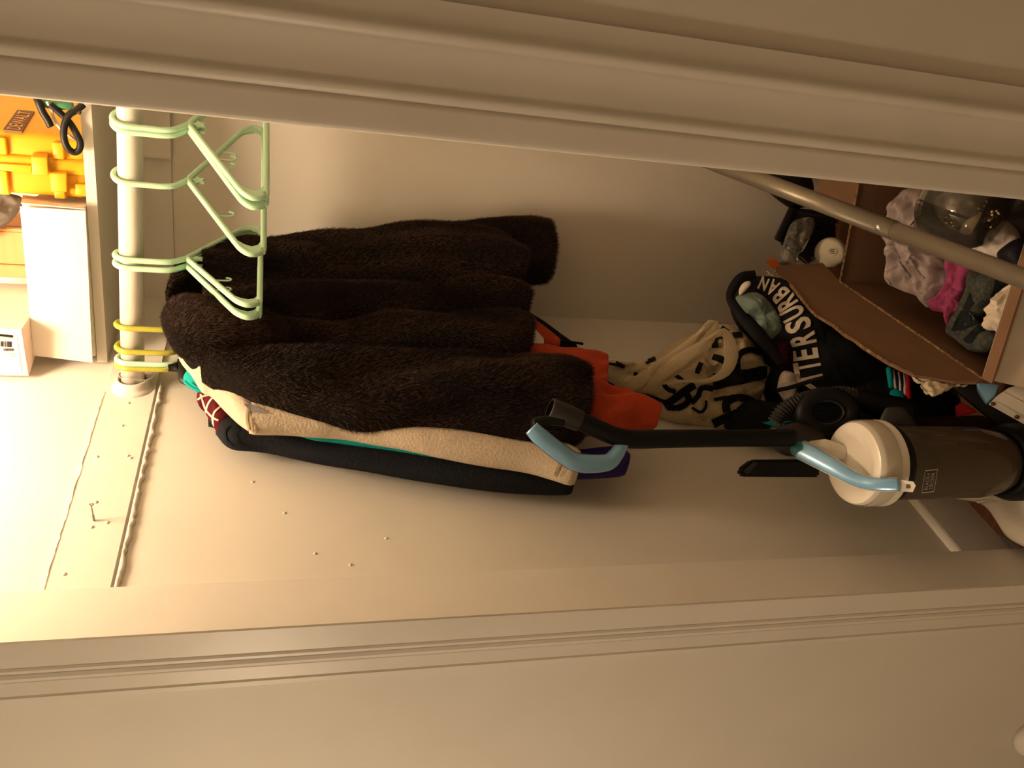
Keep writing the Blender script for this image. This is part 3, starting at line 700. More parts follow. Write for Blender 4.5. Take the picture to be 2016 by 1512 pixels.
# shoe box on top of it
ZB = zt_ + .001
c0 = Pz(43, 649, ZB); c1 = Pz(57, 741, ZB); e1 = c1 - c0; dn = Vector((-e1.y, e1.x, 0)).normalized() * (1 if -e1.y * 0 + e1.x * 1 > 0 else -1)
if dn.y < 0: dn = -dn
c2, c3 = c1 + dn * .2 + Vector((.06, 0, 0)), c0 + dn * .2; up = Vector((0, 0, .13))
sb = thing('shoe_box', 'pale shoe box with a barcode label on its end, lying on the white carton', 'shoe box', (c0 + c2) / 2)
body = obj('body', hexa([c0, c1, c2, c3, c0 + up, c1 + up, c2 + up, c3 + up], .001, 1), PBOX, sb, False)
fp = (c0, Vector((e1.y, -e1.x, 0)).normalized()); fp = fp if fp[1].y < 0 else (fp[0], -fp[1])
lab = []
obj('label_sheet', slab([Pp(x, y, off(fp, .0008)) for x, y in ((-30, 655), (33, 660), (43, 733), (-30, 728))], .0005), WBOX, body, False)
def fpoly(pts): return slab([Pp(x, y, off(fp, .0014)) for x, y in pts], .0004)
obj('label_band', fpoly([(-30, 655), (25, 660), (26, 664.5), (-30, 660)]), INK, body, False)
random.seed(11); x = -26
while x < 24:
    wd = random.choice((.8, 1.2, 2.0)); yy = 670 + (x + 30) * .05
    obj('barcode_bar', fpoly([(x, yy), (x + wd, yy), (x + wd, yy + 11), (x, yy + 11)]), INK, body, False); x += wd + random.choice((.8, 1.2, 1.8))
x = 7
while x < 27:
    wd = random.choice((.7, 1.1)); obj('barcode_bar', fpoly([(x, 686), (x + wd, 686), (x + wd, 691), (x, 691)]), INK, body, False); x += wd + .9
for txt, bb in (('MARVILLE 47', (27, 667, 0, 663.5)), ('MARVILLE 47', (30, 698.5, 10, 695.5)), ('$100.00', (31, 703, 20, 700))):
    bm = glyphs(txt)
    for v in bm.verts: v.co = Pp(bb[0] + (bb[2] - bb[0]) * v.co.x, bb[3] + (bb[1] - bb[3]) * v.co.y, off(fp, .0015))
    obj('label_text', bm, INK, body, False)
# pine box and grey cloth behind
pb = thing('pine_box', 'pale wooden box standing behind the white carton', 'wooden box', (-.47, 1.75, ZB))
for y0, y1, dy in ((448, 456, .004), (456, 521, 0), (521, 546, .003)):
    a, b = Py(20, y0, 1.72).x, Py(20, y1 - .6, 1.72).x
    obj('plank', box(b, a, 1.72 - dy, 1.735 - dy, ZB - .0, ZB + .16, .0015, 1), PINE, pb, False)
obj('back', box(Py(20, 546, 1.72).x, Py(20, 448, 1.72).x, 1.736, 1.83, ZB, ZB + .16), PINE, pb, False)
o = obj('grey_cloth', inflate([(-40, 375), (10, 380), (38, 386), (44, 396), (40, 410), (25, 432), (5, 447), (-40, 470)], (0, 415), PL((-.33, 1.70, 1.9), (.1, -1, 0)), .03, fold=.012, fs=(40, 40, 30)), GREYCL)
tag(o, 'crumpled grey cloth between the yellow case and the white carton', 'cloth')

# ================================================================== bags on the pile
PT = PL((-.583, 1.50, .47), (.42, -.90, .1))
tote = thing('canvas_tote', 'natural canvas tote bag with bold black brush lettering, leaning in the corner', 'tote bag', Pp(1500, 800, PT))
tb = obj('bag', inflate([(1190, 713), (1212, 712), (1240, 722), (1290, 700), (1330, 672), (1372, 654), (1400, 644), (1427, 638), (1448, 646), (1484, 677), (1506, 699), (1512, 727), (1503, 757), (1493, 790), (1493, 838), (1450, 850), (1398, 842), (1350, 835), (1319, 831), (1287, 816), (1260, 788), (1207, 776), (1189, 752)], (1390, 745), PT, .07, .05, fold=.02, fs=(26, 26, 18), rings=26, n=150), CANVAS, tote)
tree = bvh_of([tb]); idp = lambda a, b: (a, b)
prints = [poly2d([(1403, 736), (1420, 732), (1438, 728), (1441, 733), (1470, 727), (1500, 720), (1510, 722), (1509, 742), (1498, 748), (1470, 754), (1440, 760), (1420, 765), (1404, 768)])]
for pts, wd in (([(1452, 728), (1452, 708), (1461, 694), (1478, 689), (1498, 695)], 11), ([(1403, 702), (1425, 710), (1450, 727)], 12), ([(1374, 653), (1390, 658), (1408, 662), (1436, 661), (1462, 659)], 10), ([(1420, 645), (1435, 656)], 9), ([(1406, 664), (1408, 684)], 12),
                ([(1404, 766), (1392, 763), (1380, 765), (1374, 780), (1361, 794)], 10), ([(1325, 735), (1348, 752)], 7), ([(1300, 744), (1313, 764), (1330, 771)], 8), ([(1368, 757), (1345, 772), (1308, 800)], 14), ([(1352, 772), (1356, 790), (1340, 802), (1314, 803)], 11),
                ([(1390, 788), (1388, 803), (1378, 811), (1362, 803)], 5), ([(1430, 812), (1430, 793), (1450, 783), (1474, 786), (1487, 799)], 14), ([(1404, 834), (1430, 822), (1460, 810)], 16), ([(1458, 834), (1480, 802)], 16), ([(1405, 787), (1440, 782)], 7), ([(1270, 712), (1290, 704)], 10), ([(1268, 748), (1256, 738), (1248, 736)], 7), ([(1212, 715), (1230, 722)], 8), ([(1204, 779), (1230, 780), (1262, 778), (1284, 781), (1300, 788), (1312, 790)], 6), ([(1372, 735), (1380, 715)], 9)):
    prints.append(stroke2d(pts, wd))
for b in prints: obj('brush_print', stick(b, idp, tree, .0035, 24 if len(b.verts) < 20 else 0), INK, tb, False)
autosmooth(obj('strap', ribbon([(1206, 772), (1240, 750), (1290, 712), (1335, 668), (1358, 648), (1362, 655), (1345, 685), (1305, 722), (1265, 752), (1244, 772)], [18, 24, 26, 22, 8, 20, 28, 28, 24, 8], PT, [.045, .085, .11, .12, .12, .118, .118, .112, .1, .07]), CANVAS, tote), 30)
autosmooth(obj('strap', ribbon([(1246, 774), (1275, 735), (1320, 700), (1352, 676), (1375, 667), (1386, 682), (1392, 712), (1380, 740), (1350, 755), (1310, 756), (1270, 758), (1250, 770)], [8, 22, 26, 20, 8, 18, 26, 20, 8, 5, 8, 8], PT, [.075, .112, .13, .135, .135, .13, .125, .122, .12, .115, .105, .08]), CANVAS, tote), 30)
obj('seam', tube([Pp(x, y, off(PT, .02)) for x, y in ((1440, 682), (1470, 690), (1500, 712), (1513, 735), (1505, 752))], .0016, 6, n=24), CANVAS, tote)

PB = PL((-.485, 1.52, .3), (.40, -.88, .28))
bag = thing('black_shopping_bag', 'black shopping bag with a curved band of white capital letters, stuffed with clothes', 'shopping bag', Pp(1780, 700, PB))
bb = obj('bag', inflate([(1442, 552), (1470, 545), (1520, 545), (1560, 560), (1590, 590), (1630, 620), (1690, 660), (1750, 700), (1800, 740), (1810, 790), (1760, 830), (1650, 850), (1560, 830), (1515, 800), (1500, 760), (1490, 715), (1462, 660), (1438, 610)], (1600, 690), PB, .09, .04, fold=.010, fs=(14, 14, 10), rings=16, n=120), BAGBLK, bag)
tree = bvh_of([bb])
cen = {'F': (1566, 783, 26, 40), 'I': (1598, 762, 9, 46), 'T': (1593, 744, 22, 54), 'T2': (1589, 722, 22, 54), 'E': (1584, 698, 21, 54), 'R': (1580, 667, 24, 52), 'S': (1571, 640, 24, 52), 'U': (1560, 617, 22, 48), 'R2': (1548, 596, 21, 43), 'B': (1536, 580, 18, 38), 'A': (1521, 567, 18, 32), 'N': (1503, 559, 16, 26)}
keys = list(cen)
for i, k in enumerate(keys):
    c = np.array(cen[k][:2], float); pv = np.array(cen[keys[max(0, i - 1)]][:2], float); nx = np.array(cen[keys[min(len(keys) - 1, i + 1)]][:2], float)
    tg = nx - pv
    if k == 'F': tg = np.array([.2, -1.])
    tg = tg / np.linalg.norm(tg); upv = np.array([tg[1], -tg[0]])
    wd, hg = cen[k][2:]
    obj('letter', stick(glyphs(k[0], .03), lambda a, b, c=c, tg=tg, upv=upv, wd=wd, hg=hg: tuple(c + tg * (a - .5) * wd + upv * (b - .5) * hg), tree, .002, 5), PRINTW, bb, False)
obj('strap', ribbon([(1475, 548), (1445, 556), (1424, 590), (1440, 622), (1470, 665), (1500, 700), (1515, 722)], [16, 20, 16, 24, 26, 24, 20], PB, [.05, .06, .06, .07, .085, .09, .09]), BAGBLK, bag)
obj('strap', ribbon([(1500, 772), (1530, 765), (1560, 755), (1585, 748)], 8, PB, [.09, .105, .11, .115]), BAGBLK, bag)
o = obj('green_cloth', inflate([(1448, 588), (1466, 578), (1490, 576), (1510, 592), (1530, 620), (1540, 648), (1528, 662), (1508, 672), (1490, 650), (1470, 625)], (1498, 622), off(PB, .06), .028, fold=.008, fs=(40, 40, 30)), MINTCL)
tag(o, 'pale grey-green folded cloth at the mouth of the black bag', 'cloth')
o = obj('plum_knit', inflate([(1516, 682), (1532, 672), (1552, 672), (1560, 700), (1556, 728), (1540, 730), (1524, 712)], (1540, 702), off(PB, .065), .026, fold=.005, fs=(40, 40, 30)), PLUM)
tag(o, 'dark plum knitted piece tucked under the lettered bag band', 'knitwear')
o = obj('pale_rag', inflate([(1530, 765), (1538, 735), (1552, 730), (1566, 742), (1566, 770), (1558, 790), (1545, 792), (1536, 778)], (1550, 760), off(PB, .07), .02, fold=.006, fs=(40, 40, 30)), WHITECL)
tag(o, 'pale lilac and white rag below the plum knit', 'rag')
o = obj('pink_tag', inflate([(1455, 570), (1462, 558), (1474, 553), (1478, 560), (1466, 575), (1456, 582)], (1466, 566), off(PB, .07), .006, fold=.001, n=40, rings=6), WHITECL)
tag(o, 'small pale pink card showing through the black bag handle', 'card')
o = obj('clothes_bundle', inflate([(1425, 840), (1470, 790), (1530, 790), (1650, 770), (1760, 740), (1860, 770), (1900, 830), (1850, 880), (1700, 890), (1500, 870)], (1650, 820), PL((-.54, 1.38, .2), (.40, -.88, .28)), .06, .06, fold=.012), BLKCLOTH)
tag(o, 'black clothes bundle on the closet floor behind the vacuum', 'clothes')
o = obj('teal_card', slab([Pp(x, y, PL((-.56, 1.3, .4), (.4, -.9, .1))) for x, y in ((1500, 832), (1535, 826), (1560, 830), (1560, 850), (1500, 850))][:4], .003), SOCKT, None, False)
tag(o, 'small teal card between the wand and the hose', 'card')

# ================================================================== cardboard box and what is in it
ZR = .20
K1, K2 = Pz(1655, 555, ZR), Pz(1935, 745, ZR)
e = (Pz(1689, 374, ZR) - K1).normalized(); BW = .30
K3, K4 = K1 + e * BW, K2 + (e * .75 + (Pz(2010, 618, ZR) - K2).normalized() * .25).normalized() * BW
dz = Vector((0, 0, -ZR + .003))
cbx = thing('cardboard_box', 'open brown cardboard box with torn flaps, full of clothes, under the aluminium tube', 'cardboard box', ((K1 + K4) / 2).xy.to_3d())
def panel(name, a, b, c, d, m=CARD, th=.005, parent=cbx): return obj(name, slab([a, b, c, d], th), m, parent, False)
def panel_n(name, a, b, c, d, n, m=CARD, th=.005): return obj(name, slab([a, b, c, d], th, direction=n), m, cbx, False)
side = panel_n('side_wall', K1, K2, K2 + dz, K1 + dz, e)
end = panel_n('end_wall', K3, K1, K1 + dz, K3 + dz, (K2 - K1))
panel_n('side_wall', K3, K4, K4 + dz, K3 + dz, -e)
panel_n('end_wall', K2, K4, K4 + dz, K2 + dz, (K1 - K2))
panel_n('bottom', K1 + dz, K2 + dz, K4 + dz, K3 + dz, (0, 0, 1))
# corrugated rims
for nm, a, b, s in (('rim', K1, K2, side), ('rim', K1, K3, end)):
    obj(nm, tube([a + Vector((0, 0, .001)), b + Vector((0, 0, .001))], .0032, 6), CARDE, s)
# long flap leaning outwards, ragged edge
PFl = PL(K1, (K2 - K1).cross(Pd(1528, 522, (Pz(1528, 522, .29) - CAM).length) - K1))
if PFl[1].dot(CAM - K1) < 0: PFl = (PFl[0], -PFl[1])
fpts = [(1655, 555), (1700, 586), (1780, 640), (1860, 695), (1935, 745), (1922, 752), (1880, 751), (1840, 744), (1800, 738), (1775, 727), (1745, 712), (1700, 684), (1680, 668), (1664, 660), (1640, 640), (1605, 619), (1580, 590), (1556, 560), (1530, 540), (1526, 528), (1531, 523), (1580, 520), (1620, 518)]
bm = bmesh.new(); a = [bm.verts.new(Pp(x, y, PFl)) for x, y in fpts]; b = [bm.verts.new(v.co - PFl[1] * .005) for v in a]
bm.faces.new(a); bm.faces.new(b[::-1])
for k in range(len(a)): bm.faces.new((a[k], b[k], b[(k + 1) % len(a)], a[(k + 1) % len(a)]))
fl = obj('flap', bm, CARD, cbx, False)
obj('torn_edge', tube([Pp(x, y, off(PFl, -.002)) for x, y in fpts[8:20]], [.003, .004, .003, .0045, .003], 7, n=60), CARDE, fl)
tp = obj('torn_paper', inflate([(1785, 735), (1800, 737), (1840, 744), (1880, 752), (1905, 752), (1902, 760), (1880, 758), (1866, 765), (1856, 772), (1838, 780), (1825, 772), (1812, 762), (1812, 752)], (1838, 756), off(PFl, -.012), .004, fold=.006, fs=(60, 60, 60)), PAPER, fl)
# far flap, lit, leaning back; near flap folded down outside
f1 = Py(1618, 366, 1.70); f2 = Py(1660, 340, 1.70)
bk = (K1 + e * .06); bk2 = K1 + e * BW
panel_n('flap', K1 + e * .14, bk2, bk2 + Vector((.02, .06, .055)), K1 + e * .165 + Vector((.0, .06, .055)), (K2 - K1))
dn2 = (K2 - K1).normalized()
panel_n('flap', K2, K4, K4 + dn2 * .03 + Vector((0, 0, -.12)), K2 + dn2 * .06 + Vector((0, 0, -.12)), (0, -.9, .4), CARDW)
panel_n('near_rim', K2 + Vector((0, 0, .002)), K4 + Vector((0, 0, .002)), K4 + dn2 * .018 + Vector((0, 0, -.003)), K2 + dn2 * .018 + Vector((0, 0, -.003)), (0, 0, 1), CARD, .004)
# contents
PX = PL((K1 + K4) / 2 + Vector((0, 0, -.05)), (.12, -.35, 1))
def soft(name, label, cat, outline, center, m, dz_, bulge, fold=.008, fs=(36, 36, 36), parent=None, pl=PX, **kw):
    o = obj(name, inflate(outline, center, off(pl, dz_), bulge, bulge * .8, fold=fold, fs=fs, **kw), m, parent); return tag(o, label, cat) if label else o
lav = soft('grey_shirt', 'pale lavender-grey jersey shirt crumpled in the box', 'shirt', [(1790, 372), (1765, 395), (1750, 423), (1739, 455), (1750, 501), (1743, 551), (1775, 572), (1806, 584), (1826, 606), (1839, 593), (1872, 545), (1850, 480), (1835, 440), (1830, 410), (1845, 372)], (1795, 485), LAV, 0, .05, fold=.02, fs=(34, 34, 34), rings=26, n=160)
tree = bvh_of([lav])
for pts, wd in (([(1748, 475), (1765, 470), (1786, 480), (1790, 500), (1778, 520)], 5), ([(1752, 480), (1766, 510), (1782, 535), (1788, 550)], 4), ([(1748, 556), (1765, 574), (1800, 583)], 6), ([(1790, 510), (1802, 530), (1818, 548)], 4)):
    bm = stroke2d(pts, wd); st_ = stick(bm, idp, tree, .003, 0); obj('hem_fold', st_, LAV, lav)
soft('pink_shirt', 'bright pink cotton shirt lying between grey garments in the box', 'shirt', [(1874, 508), (1898, 510), (1922, 520), (1909, 566), (1888, 605), (1866, 642), (1861, 618), (1833, 609), (1848, 588), (1861, 566)], (1882, 565), PINK, .025, .03, fold=.016, rings=14)
st = soft('star_sweater', 'charcoal knit sweater with dark star patches in the box', 'sweater', [(1920, 515), (1960, 520), (2000, 540), (1985, 575), (1957, 600), (1937, 643), (1968, 668), (1961, 684), (1940, 692), (1916, 693), (1895, 680), (1881, 669), (1863, 652), (1880, 618), (1905, 572)], (1922, 610), GREYK, .02, .035, fold=.008)
tree = bvh_of([st])
for pl_ in ([(1909, 575), (1918, 598), (1905, 612), (1928, 622), (1935, 634), (1895, 650), (1872, 652), (1885, 622), (1900, 598)], [(1895, 668), (1925, 640), (1940, 645), (1930, 665), (1915, 676), (1905, 676)], [(1960, 545), (1985, 555), (1960, 580), (1950, 590), (1955, 570)]):
    obj('star_patch', stick(poly2d(pl_), idp, tree, .0015, 8), STAR, st, False)
soft('cream_shirt', 'cream cotton shirt folded in the near corner of the box', 'shirt', [(2030, 545), (1998, 556), (1975, 572), (1959, 590), (1942, 608), (1946, 622), (1934, 640), (1945, 650), (1961, 652), (1977, 667), (1992, 662), (2010, 625), (2040, 590)], (1985, 608), CREAM, .06, .04, fold=.015, rings=20)
soft('charcoal_sock', 'rolled charcoal sock beside the cream shirt', 'sock', [(1918, 668), (1935, 650), (1958, 650), (1974, 664), (1968, 682), (1945, 694), (1922, 690)], (1945, 672), GREYK, .035, .025, fold=.004)
soft('white_cloth', 'white cloth lying under the glass jar in the box', 'cloth', [(1890, 460), (1910, 430), (1950, 420), (1990, 440), (2010, 470), (1995, 500), (1950, 512), (1900, 500)], (1950, 468), WHITECL, .0, .03)
soft('grey_towel', 'worn grey towel spread under the glass jar', 'towel', [(1838, 372), (1900, 366), (1980, 380), (2040, 400), (2040, 520), (1980, 530), (1900, 520), (1860, 500), (1835, 440)], (1935, 445), GREYCL, -.03, .03)
soft('navy_hat', 'dark navy rounded hat at the edge of the box', 'hat', [(1970, 505), (1985, 485), (2010, 470), (2040, 470), (2050, 510), (2030, 540), (1990, 530)], (2010, 505), NAVY2, .03, .05, fold=.003)
# clear jar on its side
ja = Pp(1838, 430, off(PX, .055)); jb = Pp(1960, 470, off(PX, .06)); ax = (jb - ja).normalized(); Lj = (jb - ja).length
jc = ja + (ja - jb).normalized() * 0 + c_right * .035
jar = thing('glass_jar', 'clear glass jar lying on its side in the box with crumbs inside', 'jar', jc)
r0 = .062
obj('wall', lathe([(r0 * .86, 0), (r0 * .9, .002), (r0, .012), (r0 * 1.02, Lj * .5), (r0 * .98, Lj * .85), (r0 * .8, Lj * .97), (r0 * .3, Lj), (.0001, Lj), (.0001, Lj - .003), (r0 * .3, Lj - .003), (r0 * .78, Lj * .97 - .003), (r0 * .95, Lj * .85), (r0 * .98, Lj * .5), (r0 * .96, .012), (r0 * .84, .003), (r0 * .86, 0)], jc, ax, 48), GLASS, jar)
random.seed(5); cr_ = []
pc = Pp(1945, 420, off(PX, .075))
for k in range(46):
    p = (pc if k < 32 else Pp(1860, 440, off(PX, .06))) + Vector((random.gauss(0, .009), random.gauss(0, .009), random.gauss(0, .004)))
    cr_.append(lathe([(0, -.002), (.002, -.001), (.0024, .0006), (.0012, .002), (0, .0022)], p, (random.gauss(0, 1), random.gauss(0, 1), 1), 6))
o = obj('crumbs', merge(cr_), SEED, jar); o['kind'] = 'stuff'
# aluminium tube leaning across
pt, pb_ = Pd(1480, 349, 1.78), Pd(2016, 549, 1.46); ax = (pb_ - pt).normalized()
k_ = pb_.z / -ax.z
foot = pb_ + ax * k_; top = pt - ax * .25
at = thing('metal_tube', 'long grey aluminium telescoping tube with a push button, leaning over the cardboard box', 'tube', foot)
mid = Pd(1783, 458, 1.60); tmid = (mid - pt).dot(ax); mid = pt + ax * tmid
obj('upper_tube', tube([top, mid], .0165, 24), ALU, at); obj('lower_tube', tube([mid - ax * .003, foot], .0152, 24), ALU, at)
bd = (CAM - mid).normalized(); bd = (bd - ax * bd.dot(ax)).normalized(); bp = pt + ax * (tmid - .022)
bdir = (bd + c_right * -.0 + ax.cross(bd) * .35).normalized()
obj('push_button', lathe([(.0001, .0185), (.004, .018), (.0062, .0165), (.0065, .013), (.0001, .013)], bp, bdir, 16), WIRE, at)
# broom
PBR = PL((-.25, 1.76, .2), (.25, -.93, .25))
br = thing('broom', 'black broom head with dark bristles standing behind the cardboard box', 'broom', Pp(1640, 470, PBR))
obj('cap', hexa([Pp(x, y, off(PBR, .025)) for x, y in ((1553, 408), (1568, 410), (1539, 479), (1523, 470))] + [Pp(x, y, off(PBR, -.02)) for x, y in ((1553, 408), (1568, 410), (1539, 479), (1523, 470))], .004, 2), BLKPL, br)
obj('cap', inflate([(1486, 352), (1522, 386), (1552, 408), (1566, 412), (1600, 395), (1590, 340), (1520, 320)], (1550, 370), off(PBR, .0), .03, fold=.002), BLKPL, br)
bs = []; random.seed(21)
for k in range(420):
    u = random.random(); s_ = random.random()
    a = np.array([1568, 410]) * (1 - u) + np.array([1537, 480]) * u; b = np.array([1652, 425]) * (1 - u) + np.array([1592, 522]) * u + np.random.default_rng(k).normal(0, 4, 2)
    bs.append(tube([Pp(a[0], a[1], off(PBR, -.015 + .035 * s_)), Pp(*(a * .5 + b * .5), off(PBR, -.02 + .045 * s_)), Pp(b[0], b[1], off(PBR, -.03 + .06 * s_))], [.0009, .0008, .0006], 4, caps=False))
o = obj('bristles', merge(bs), BRIST, br); o['kind'] = 'stuff'
obj('bristle_core', loft([(1560, 412, 478), (1590, 412, 498), (1620, 416, 515), (1640, 425, 515)], off(PBR, -.015), .016, .003, n=20), BRIST, br)
# smoke detector
sc = Pp(1633, 499, off(PBR, .045)); sn = (CAM - sc).normalized() * .8 + Vector((-.35, 0, .2))
sn.normalize(); srad = .036
sd = thing('smoke_detector', 'round off-white smoke detector with three slots lying beside the broom', 'smoke detector', sc)
obj('case', lathe([(.0001, -.014), (srad, -.014), (srad, -.002), (srad * .93, .003), (srad * .8, .005), (.0001, .006)], sc, sn, 40), OFFWH, sd)
su = c_right - sn * c_right.dot(sn); su.normalize(); sv = sn.cross(su)
obj('sounder_ring', lathe([(.0095, .0055), (.0098, .0068), (.0088, .0068), (.0088, .0055)], sc + su * .006 - sv * .010, sn, 24), OFFWH, sd)
for k in (-1, 0, 1):
    c = sc + su * (.006 + .0042 * k) - sv * .010 + sn * .0062
    obj('slot', hexa([c + su * a * .0008 + sv * b * .005 for a, b in ((-1, -1), (1, -1), (1, 1), (-1, 1))] + [c + su * a * .0008 + sv * b * .005 - sn * .001 for a, b in ((-1, -1), (1, -1), (1, 1), (-1, 1))]), INK, sd, False)
# clear plastic sleeve
o = obj('plastic_sleeve', inflate([(1558, 440), (1575, 430), (1596, 427), (1604, 438), (1600, 458), (1582, 492), (1568, 505), (1566, 522), (1532, 520), (1538, 495), (1546, 466)], (1572, 472), off(PBR, .06), .012, .01, fold=.004, fs=(60, 60, 60)), FILM)
tag(o, 'crinkled clear plastic sleeve in front of the broom bristles', 'plastic bag')
o = obj('paper_scrap', inflate([(1598, 430), (1603, 440), (1599, 456), (1585, 472), (1574, 476), (1572, 464), (1582, 454), (1588, 440)], (1588, 456), off(PBR, .058), .005, fold=.004, fs=(90, 90, 90), n=50, rings=7), PAPER)
tag(o, 'torn white paper scrap inside the clear plastic sleeve', 'paper')
o = obj('orange_carton', hexa([Pp(x, y, off(PBR, .03)) for x, y in ((1507, 516), (1514, 509), (1560, 516), (1530, 536))] + [Pp(x, y, off(PBR, -.01)) for x, y in ((1507, 516), (1514, 509), (1560, 516), (1530, 536))], .001, 1), ORBOX, None, False)
tag(o, 'small orange carton corner sticking out above the box flap', 'carton')
o = obj('white_twist_tie', tube([Pp(x, y, off(PBR, .02)) for x, y in ((1509, 534), (1515, 537), (1512, 540), (1520, 541), (1521, 548))], .0012, 6, n=20), VACWH)
tag(o, 'white twist tie hanging under the orange carton', 'twist tie')
# striped sock
PSK = PL(Pp(1775, 760, off(PB, .115)), (.4, -.85, .35))
sk = thing('striped_sock', 'striped sock in teal, navy, white and red beside the torn flap', 'sock', PSK[0])
bands = [(1750, 725, 1755, 762, 'teal_band', SOCKT), (1757, 728, 1764, 765, 'white_band', SOCKW), (1763, 731, 1770, 768, 'navy_band', SOCKN), (1768, 733, 1774, 771, 'white_band', SOCKW), (1773, 735, 1779, 775, 'navy_band', SOCKN), (1779, 737, 1783, 780, 'white_band', SOCKW), (1786, 739, 1789, 786, 'red_band', SOCKR)]
for i, (x0, y0, x1, y1, nm, m) in enumerate(bands):
    bm = bmesh.new(); w_ = 7 if i in (0, 6) else 4
    obj(nm, tube([Pp(x0 + (x1 - x0) * k / 8, y0 + (y1 - y0) * k / 8, off(PSK, .012 * math.sin(math.pi * (k + .5) / 9))) for k in range(9)], .0001 + w_ * .00085, 10, flat=(PSK[1], .7)), m, sk)
obj('foot', inflate([(1738, 784), (1752, 768), (1768, 766), (1784, 778), (1780, 788), (1755, 790)], (1762, 778), PSK, .014, fold=.003, n=50, rings=8), SOCKT, sk)
# ================================================================== vacuum cleaner
VX, VY = -.5565, 1.05
vac = thing('vacuum_cleaner', 'upright vacuum with white-capped dust canister, blue handles, black wand and hose', 'vacuum cleaner', (VX, VY, 0))
zc = .447
def ctr(z): return Vector((VX, VY, z))
RB = .064
cn = obj('canister', lathe([(RB - .002, .40), (RB, .398), (RB, .19), (RB - .006, .15), (RB - .016, .118), (.0001, .112), (.0001, .116), (RB - .019, .121), (RB - .009, .152), (RB - .003, .19), (RB - .003, .398), (RB - .002, .40)], (VX, VY, 0), seg=64), SMOKE, vac)
obj('dust', lathe([(.0001, .118), (RB - .022, .123), (RB - .012, .153), (RB - .006, .19), (RB - .006, .26), (RB - .008, .325), (RB - .012, .338), (.02, .345), (.0001, .346)], (VX, VY, 0), seg=48), DIRT, cn)
obj('inner_sleeve', lathe([(.0001, .347), (RB - .007, .347), (RB - .005, .352), (RB - .005, .394), (.0001, .394)], (VX, VY, 0), seg=48), VACGRY, cn)
cap = obj('cap', lathe([(.0001, zc - .012), (.034, zc - .012), (.044, zc - .008), (.05, zc - .004), (.062, zc - .001), (.069, zc - .004), (.072, zc - .010), (.0735, zc - .03), (.0735, .398), (.0745, .396), (.0745, .391), (.066, .391), (.0001, .391)], (VX, VY, 0), seg=72), VACWH, vac)
autosmooth(cap, 40)
obj('cap_band', lathe([(.0737, zc - .012), (.0741, zc - .014), (.0741, zc - .04), (.0737, zc - .042)], (VX, VY, 0), seg=72), VACWH2, cap)
obj('collar', lathe([(.067, .391), (.0685, .388), (.0685, .376), (.0655, .37), (.0645, .37)], (VX, VY, 0), seg=64), VACBLK, vac)
# carry handle: blue strap over the cap from the raised rear spout to the front latch
hd = Vector((-.62, -.78, 0)).normalized(); hs = Vector((hd.y, -hd.x, 0))
def hp(px, py, a): return Pp(px, py, (ctr(zc) + hd * a, (hd * .5 + Vector((0, 0, .35)) + (CAM - ctr(zc)).normalized() * .6).normalized()))
mids = [(1574, 884, -.01), (1590, 892, .0), (1620, 908, .02), (1650, 925, .04), (1676, 940, .056), (1700, 949, .067), (1725, 953, .076), (1750, 954, .08), (1771, 954, .081)]
path = [hp(*m) for m in mids]
P = [Vector(p) for p in cr([p[:] for p in path], 40)]
wv = [21, 20, 18, 17, 16, 16]
wl_ = list(np.interp(np.linspace(0, 1, 40), np.linspace(0, 1, 6), [.0165, .0155, .0135, .0115, .0105, .0105]))
def strap(P, wl_, th, lift):
    bm = bmesh.new(); rows = []
    for i, p in enumerate(P):
        t = (P[min(i + 1, len(P) - 1)] - P[max(i - 1, 0)]).normalized(); view = (CAM - p).normalized()
        s = t.cross(view).normalized(); nn = s.cross(t).normalized(); nn = nn if nn.dot(view) > 0 else -nn
        w_ = wl_[i]
        sec = [(-1, 0), (-.85, .8), (0, 1), (.85, .8), (1, 0), (.9, -1), (-.9, -1)]
        rows.append([bm.verts.new(p + s * w_ * a + nn * (b * th + lift)) for a, b in sec])
    for a, b in zip(rows, rows[1:]):
        for k in range(7): bm.faces.new((a[k], a[(k + 1) % 7], b[(k + 1) % 7], b[k]))
    bm.faces.new(rows[0]); bm.faces.new(rows[-1][::-1]); return bm
hn = obj('carry_handle', strap(P, wl_, .0035, .004), VACBLU, vac)
obj('handle_backing', strap(P, [a + .0014 for a in wl_], .005, -.004), VACWH, hn)
obj('release_button', lathe([(.0001, .01), (.011, .009), (.0145, .004), (.0148, -.012), (.0001, -.012)], hp(1572, 884, -.012), (CAM - path[0]).normalized() + Vector((0, 0, .6)), 28), VACTEAL, hn)
# spout piece joining handle and cap
sp = [hp(1583, 868, -.03), hp(1625, 862, -.035), hp(1634, 880, -.03), hp(1626, 905, -.005), hp(1600, 893, -.006)]
bm = bmesh.new(); a = [bm.verts.new(p) for p in sp]; b = [bm.verts.new(Vector((VX, VY, 0)) * .25 + Vector((p.x, p.y, 0)) * .75 + Vector((0, 0, zc - .012))) for p in sp]
bm.faces.new(a); bm.faces.new(b[::-1])
for k in range(5): bm.faces.new((a[k], b[k], b[(k + 1) % 5], a[(k + 1) % 5]))
bmesh.ops.bevel(bm, geom=bm.edges[:], offset=.003, segments=2, affect='EDGES')
autosmooth(obj('spout', bm, VACWH2, vac), 40)
